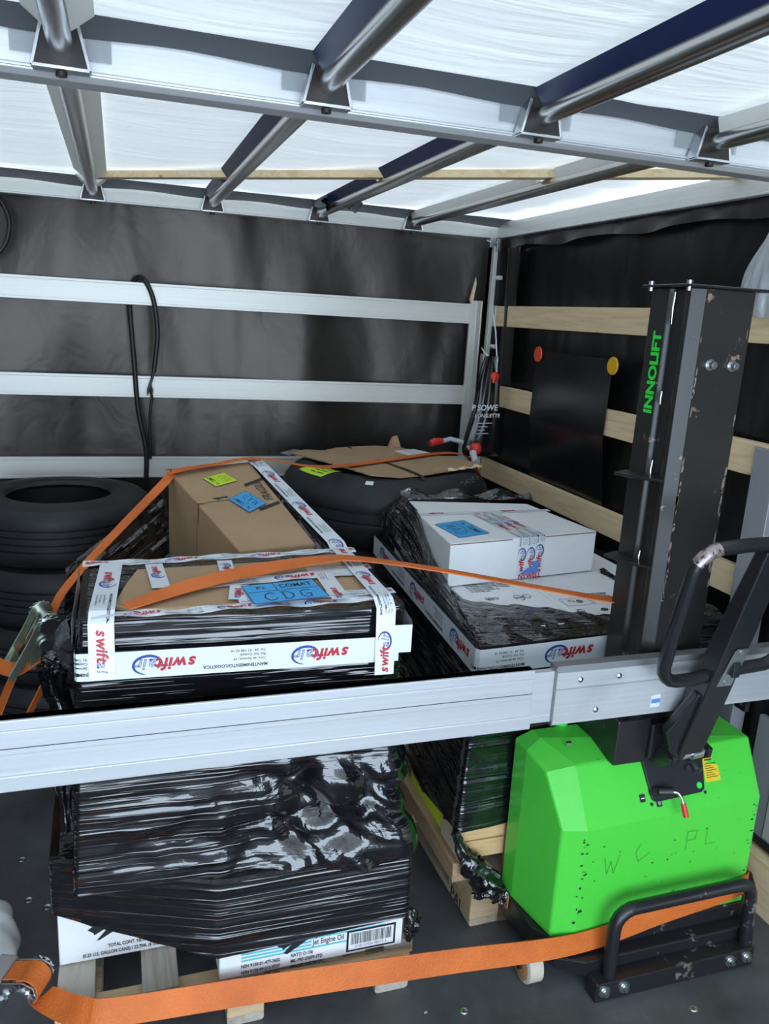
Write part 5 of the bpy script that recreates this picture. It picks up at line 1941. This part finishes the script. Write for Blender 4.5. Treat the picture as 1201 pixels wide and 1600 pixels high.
for z in (1.262, 1.052):
    g = MB()
    g.prism([(1.185, 1.652, z - 0.002), (1.152, 1.650, z - 0.008), (1.150, 1.560, z + 0.001), (1.176, 1.500, z + 0.003), (1.198, 1.506, z + 0.004), (1.200, 1.64, z)], (0, 0, 0.007))
    g.build('welded_bracket', M['black_paint'], mast, bevel=0.002, label='thin welded bracket')
for z0, z1 in ((1.62, 1.69), (1.44, 1.47), (1.27, 1.31), (1.06, 1.09)):
    g = MB()
    g.tube([(1.1815, 1.547, z0), (1.180, 1.548, (z0 + z1) / 2), (1.1815, 1.547, z1)], [0.003, 0.0045, 0.003], 8)
    g.build('weld_bead', M['steel'], mast, smooth=50)
b = MB()
b.text('INNOLIFT', (1.1838, 1.5935, 1.5085), (0, 0, 1), (0, 1, 0), 0.040, 0, 0.045, 'C', 0.0008)
w = glyphs('INNOLIFT', 0.045, 0)[2] * 0.040
b.v = [(x, y, 1.5085 + (z - 1.5085) * 0.190 / w) for x, y, z in b.v]
b.build('lettering', M['light_green'], mast, label='vivid green lettering')
# bare metal where the paint is knocked off the mast edges
b = MB()
rnd = random.Random(31)
for i in range(44):
    left = i % 3 != 0
    x = 1.2195 + rnd.uniform(0, .004) if left else 1.3475 - rnd.uniform(0, .005)
    z = rnd.uniform(0.98, 1.32) if i < 34 else rnd.uniform(1.35, 1.66)
    w, h = rnd.uniform(.001, .0045), rnd.uniform(.004, .016)
    b.poly2([(-w, -h), (w * .6, -h * .7), (w, h * .2), (w * .2, h), (-w * .8, h * .5)], (x, 1.490, z), X_, Z_, 0, 0.0006)
M['bare'] = mat('bare scraped metal', (0.34, 0.26, 0.21), 0.4, 0.3)
b.build('edge_wear', M['bare'], mast, kind='stuff', label='bare scraped patches along the mast edges')
# collar at the mast foot
b = MB()
b.box(1.130, 1.225, 1.470, 1.640, 0.560, 0.680)
b.box(1.225, 1.290, 1.462, 1.50, 0.570, 0.665)
b.build('mast_collar', M['black_paint'], ST, bevel=0.005)
# tiller
b = MB()
pv = V(1.285, 1.428, 0.605)
def ta(t, dx=0.0):
    return V(1.288 + 0.048 * t + dx, 1.428 - 0.128 * t, 0.605 + 0.555 * t)
secs = []
for t, hw, th_ in ((0.03, 0.034, 0.030), (0.12, 0.036, 0.030), (0.35, 0.036, 0.028), (0.7, 0.034, 0.022), (1.0, 0.031, 0.016)):
    c = ta(t)
    ax = V(0, -0.128, 0.555).normalized()
    nn = V(0, -0.555, -0.128).normalized()
    secs.append([c + V(-hw, 0, 0) + nn * th_, c + V(hw, 0, 0) + nn * th_, c + V(hw, 0, 0) - nn * th_, c + V(-hw, 0, 0) - nn * th_])
vs = [p for s in secs for p in s]
fs = [(3, 2, 1, 0), tuple(range(len(vs) - 4, len(vs)))]
for i in range(len(secs) - 1):
    for j in range(4):
        j2 = (j + 1) % 4
        fs.append((i * 4 + j, i * 4 + j2, i * 4 + 4 + j2, i * 4 + 4 + j))
b.add(vs, fs)
arm = b.build('tiller_arm', M['black_paint'], ST, bevel=0.004)
b = MB()
g0 = [(1.215, 1.424, 0.684), (1.238, 1.424, 0.625), (1.270, 1.424, 0.597), (1.30, 1.424, 0.64), (1.30, 1.39, 0.79), (1.262, 1.392, 0.792)]
b.prism([(x, y - 0.002, z) for x, y, z in g0], (0, -0.022, -0.004))
b.cyl((1.244, 1.424, 0.603), (1.262, 1.424, 0.603), 0.024, 24)
b.build('tiller_gusset', M['black_paint'], arm, bevel=0.003)
b = MB()
b.cyl((1.262, 1.424, 0.594), (1.365, 1.424, 0.604), 0.011, 16)
b.cyl((1.315, 1.424, 0.599), (1.345, 1.424, 0.602), 0.016, 16)
b.build('pivot_pin', M['zinc'], arm, smooth=40, label='bright pivot pin')
MB().prism([(1.350, 1.44, 0.625), (1.350, 1.402, 0.618), (1.350, 1.405, 0.592), (1.350, 1.470, 0.545), (1.350, 1.49, 0.56)], (0.014, 0, 0)).build('pivot_lug', M['black_paint'], ST, bevel=0.002)
MB().prism([(1.238, 1.44, 0.615), (1.238, 1.400, 0.605), (1.238, 1.400, 0.590), (1.238, 1.440, 0.560), (1.238, 1.49, 0.56)], (0.012, 0, 0)).build('pivot_lug', M['black_paint'], ST, bevel=0.002)
# control plate on the arm
b = MB()
nn = V(0, -0.555, -0.128).normalized()
tu, tv = V(1, 0, 0), V(0.085, -0.128, 0.555).normalized()
c = ta(0.475) + nn * 0.0265 + V(0.010, 0, 0)
b.poly2([(-.021, -.050), (.021, -.050), (.019, .052), (.012, .056), (-.016, .056), (-.021, .05)], c, tu, tv, 0, 0.001)
tp = b.build('switch_plate', M['zinc'], arm, label='bright switch plate')
b = MB()
for s in (-.040, .045):
    q = c + tv * s + nn * 0.001
    b.tube([q, q + nn * 0.003], [.006, .005], 10)
b.build('plate_screws', M['alu_dark'], tp, smooth=40)
MB().obox(c + tv * -0.002 + nn * 0.004 + tu * .006, (0.019, 0.010, 0.036), 0, 0).build('rocker_switch', M['panel'], tp, bevel=0.002)
# handle loop, lying in the plane of the arm
def hp(x, z):
    return V(x, 1.384 - 0.23 * (z - 0.836) - 0.012, z)
xl, xr, zb0, zt0, rc = 1.150, 1.478, 0.838, 1.172, 0.05
loop = [hp(1.31, 0.842), hp(1.24, 0.829)]
loop += [hp(1.198 + 0.050 * math.cos(math.radians(a)), 0.878 + 0.050 * math.sin(math.radians(a))) for a in (265, 245, 225, 205, 185)]
loop += [hp(1.143, 0.95), hp(1.141, 1.09)]
loop += [hp(1.196 + 0.055 * math.cos(math.radians(a)), 1.112 + 0.056 * math.sin(math.radians(a))) for a in (180, 160, 140, 120, 100)]
loop += [hp(1.26, 1.173), hp(1.40, 1.176)]
loop += [hp(1.435 + 0.055 * math.cos(math.radians(a)), 1.120 + 0.056 * math.sin(math.radians(a))) for a in (85, 60, 40, 20, 0)]
loop += [hp(1.492, 1.05), hp(1.478, 0.95)]
loop += [hp(1.424 + 0.055 * math.cos(math.radians(a)), 0.902 + 0.052 * math.sin(math.radians(a))) for a in (0, 340, 320, 300, 280)]
MB().tube(loop, 0.0155, 18, 0, True, True).build('handle_loop', M['black_paint'], arm, smooth=50)
# rust wear on the loop corner
b = MB()
b.tube(loop[10:14], 0.0159, 18, 0, False)
def worn(nt, b_):
    n1 = noise(nt, coord(nt), 60, 6, 0.7)
    c_ = ramp(nt, n1, [(0.42, (0.022, 0.020, 0.022)), (0.50, (0.33, 0.25, 0.24)), (0.66, (0.45, 0.40, 0.40))])
    nt.links.new(c_, b_.inputs['Base Color'])
M['worn'] = mat('worn bare metal', (0.3, 0.25, 0.24), 0.3, 0.5, 0.5, worn)
b.build('worn_patch', M['worn'], arm, smooth=50, label='worn bare metal on the handle bend')

# ------------------------------------------------------------------ straps
S1 = empty('ratchet_strap', (-0.17, 2.0, 0.8), 'orange ratchet strap running over the brown box and the cardboard on the tyre', 'strap')
e1, e2 = V(0.152, 2.475, 1.100), V(0.452, 2.66, 1.112)
pts = [V(-0.345, 1.93, 0.48), V(-0.262, 2.0, 0.69), V(-0.185, 2.02, 0.80), V(-0.130, 2.12, 0.885), V(0.128, 2.46, 1.075), V(0.155, 2.478, 1.104), V(0.30, 2.58, 1.107), V(0.44, 2.67, 1.108), V(0.70, 2.86, AZ + 0.045), V(0.94, 3.03, AZ + 0.026), V(1.30, 3.24, AZ + 0.026), V(1.50, 3.34, AZ + 0.006), V(1.60, 3.40, 0.93), V(1.715, 3.46, 0.72)]
wd = [V(-0.45, 0.85, -0.1)] * 4 + [V(-.4, .9, .2), V(-.45, .9, 0), V(-.5, .85, -.08), V(-.5, .85, 0), V(-.5, .85, 0.1), V(-.5, .85, 0), V(-.5, .85, 0), V(-.5, .85, 0.1), V(-.5, .85, .1), V(-.5, .85, .1)]
b = MB()
b.ribbon(pts, wd, 0.036, 0.003, 0, 5)
b.build('webbing', M['web'], S1, smooth=40)


def ratchet(par, at, du, dv, s=1.0, mt='zinc_green'):
    """du = along the strap, dv = across the strap"""
    du, dv = V(*du).normalized(), V(*dv)
    dv = (dv - du * dv.dot(du)).normalized()
    dn_ = du.cross(dv).normalized()
    A_ = V(*at)
    P = lambda a, c, n: A_ + (du * a + dv * c + dn_ * n) * s
    b = MB()
    for c in (-0.030, 0.030):
        prof = [(-0.100, -0.004), (-0.105, 0.006), (-0.095, 0.014), (0.0, 0.022), (0.052, 0.030), (0.072, 0.022), (0.078, 0.002), (0.066, -0.016), (0.040, -0.018), (0.020, -0.004)]
        b.prism([P(a, c, n) for a, n in prof], dv * 0.0035 * s)
    b.prism([P(-0.10, -0.030, 0.002), P(-0.10, 0.034, 0.002), P(-0.05, 0.034, 0.010), P(-0.05, -0.030, 0.010)], dn_ * 0.003 * s)
    h = b.build('ratchet_handle', M[mt], par, bevel=0.001, label='metal ratchet handle')
    b = MB()
    b.cyl(P(0.050, -0.040, 0.006), P(0.050, 0.042, 0.006), 0.013 * s, 18)
    b.cyl(P(0.050, -0.044, 0.006), P(0.050, -0.036, 0.006), 0.020 * s, 20)
    b.cyl(P(0.050, 0.036, 0.006), P(0.050, 0.044, 0.006), 0.020 * s, 20)
    b.build('spool', M['zinc'], par, smooth=40)
    for c in (-0.037, 0.0365):
        b = MB()
        pr = []
        for i in range(26):
            a = 2 * math.pi * i / 26
            r = 0.026 if i % 2 else 0.020
            pr.append(P(0.050 + r * math.cos(a), c, 0.006 + r * math.sin(a)))
        b.prism(pr, dv * 0.003 * s)
        b.build('gear', M['zinc'], par)
    b = MB()
    b.cyl(P(0.006, -0.038, -0.014), P(0.006, 0.042, -0.014), 0.011 * s, 18)
    b.cyl(P(0.006, -0.042, -0.014), P(0.006, -0.034, -0.014), 0.015 * s, 18)
    b.build('pivot', M['zinc'], par, smooth=40)
    b = MB()
    for c in (-0.025, 0.022):
        pr = [(0.062, -0.012), (0.050, 0.012), (-0.02, 0.004), (-0.065, -0.020), (-0.065, -0.032), (-0.01, -0.022)]
        b.prism([P(a, c, n) for a, n in pr], dv * 0.003 * s)
    b.cyl(P(-0.058, -0.026, -0.026), P(-0.058, 0.026, -0.026), 0.006 * s, 12)
    b.build('ratchet_frame', M[mt], par, bevel=0.001)


ratchet(S1, (-0.210, 1.985, 0.790), (0.55, 0.05, 0.83), (-0.45, 0.85, -0.1), 1.08)
b = MB()
b.ribbon([(-0.200, 1.99, 0.735), (-0.26, 1.97, 0.715), (-0.33, 1.95, 0.77), (-0.42, 1.93, 0.86)], [(0.2, 1, 0.3)] * 4, 0.045, 0.003, 0, 6)
b.build('loose_end', M['web'], S1, smooth=40, label='loose strap end')

S2 = empty('lashing_strap', (0.5, 1.7, 1.03), 'orange strap from the cardboard top of the front left load across to the black mast', 'strap')
pts = [(0.004, 1.520, 1.030), (0.134, 1.604, 1.038), (0.273, 1.668, 1.043), (0.426, 1.712, 1.046), (0.525, 1.715, 1.044), (0.74, 1.690, 1.012), (1.0, 1.662, 0.962), (1.190, 1.643, 0.927), (1.30, 1.647, 0.915), (1.40, 1.648, 0.905)]
wd = [(-.3, .95, .1), (-.3, .95, .25), (-.3, .95, .3), (-.15, .98, .1), (-.1, .98, 0), (0.1, .95, -.05), (0.12, .95, -.03), (0.15, .95, .03), (0, .3, 1), (0, .05, 1)]
b = MB()
b.ribbon(pts, wd, [.028] + [.040] * 9, 0.003, 0, 6)
b.build('webbing', M['web'], S2, smooth=40)

S3 = empty('ratchet_strap', (-0.18, 1.46, 0.12), 'wide orange strap low across the front from a ratchet to the green truck', 'strap')
pts = [(-0.185, 1.545, 0.143), (-0.140, 1.500, 0.148), (-0.095, 1.464, 0.158), (-0.03, 1.447, 0.160), (0.30, 1.436, 0.149), (0.70, 1.420, 0.133), (1.035, 1.403, 0.121), (1.30, 1.404, 0.155), (1.535, 1.405, 0.188), (1.569, 1.440, 0.192), (1.572, 1.54, 0.195), (1.574, 1.62, 0.195)]
wd = [(.40, .91, 0), (.36, .82, .4), (.2, .6, .78), (.05, .42, .9), (0, .42, .9), (0, .32, .95), (0, .12, 1), (0, 0.06, 1), (0, 0.04, 1), (0, 0, 1), (0, 0, 1), (0, 0, 1)]
b = MB()
b.ribbon(pts, wd, 0.056, 0.003, 0, 8)
b.build('webbing', M['web'], S3, smooth=40)
ratchet(S3, (-0.258, 1.582, 0.165), (0.90, -0.42, 0.02), (0.38, 0.92, 0.0), 1.12, 'zinc')
b = MB()
# webbing wound over the spool and running on to the left
wv_ = [(.40, .91, 0)] * 6
sp_ = V(-0.208, 1.559, 0.172)
b.ribbon([sp_ + V(0.90, -0.42, 0) * 0.030 * math.sin(a) + V(0, 0, 1) * 0.030 * math.cos(a) for a in (2.6, 2.0, 1.3, 0.6, 0.0, -0.6)], wv_, 0.056, 0.004, 0, 4)
b.ribbon([sp_ + V(-0.012, 0.008, 0.027), (-0.31, 1.606, 0.185), (-0.42, 1.66, 0.19), (-0.75, 1.80, 0.20)], [(.40, .91, 0)] * 4, 0.050, 0.003, 0, 4)
b.build('wound_webbing', M['web'], S3, smooth=40)
MB().obox((-0.268, 1.588, 0.196), (0.040, 0.072, 0.004), math.radians(-24)).build('release_plate', M['zinc'], S3, bevel=0.002, label='bright release plate')

b = MB()
b.ribbon([(-0.170, 2.03, 0.70), (-0.235, 2.0, 0.575), (-0.32, 1.97, 0.42), (-0.45, 1.92, 0.18)], [(.6, .7, .3)] * 4, 0.028, 0.003, 0, 4)
setp(b.build('lashing_strap', M['web'], origin=(-0.24, 2.0, 0.5)), 'short dim piece of orange strap in the shade below the left ratchet', 'strap')

# ------------------------------------------------------------------ odds and ends
def sack(u, v):
    a = 2 * math.pi * u
    r = 1 + 0.05 * math.sin(a * 5 + v * 6) + 0.03 * math.sin(a * 11)
    k = math.sin(math.pi * (0.08 + 0.84 * v)) ** 0.5
    return (-0.385 + 0.125 * r * k * math.cos(a), 1.80 + 0.13 * r * k * math.sin(a), 0.003 + 0.17 * v)


b = grid_mesh(60, 24, sack)
b.f += [[24 * 61 + i for i in range(60)], [i for i in range(60)][::-1]]
b.m += [0, 0]
setp(b.build('white_sack', M['sack'], smooth=60, origin=(-0.385, 1.8, 0)), 'bulging white sack on the dark floor at the lower left edge', 'sack')
b = MB().poly2([(0, 0), (.008, .002), (.009, .007), (.001, .006)], (0.655, 1.415, 0.0), X_, Y_, 0, 0.001)
setp(b.build('paper_scrap', M['scrap'], origin=(0.66, 1.418, 0)), 'tiny white scrap of paper on the floor at the bottom right of the front pallet', 'scrap')
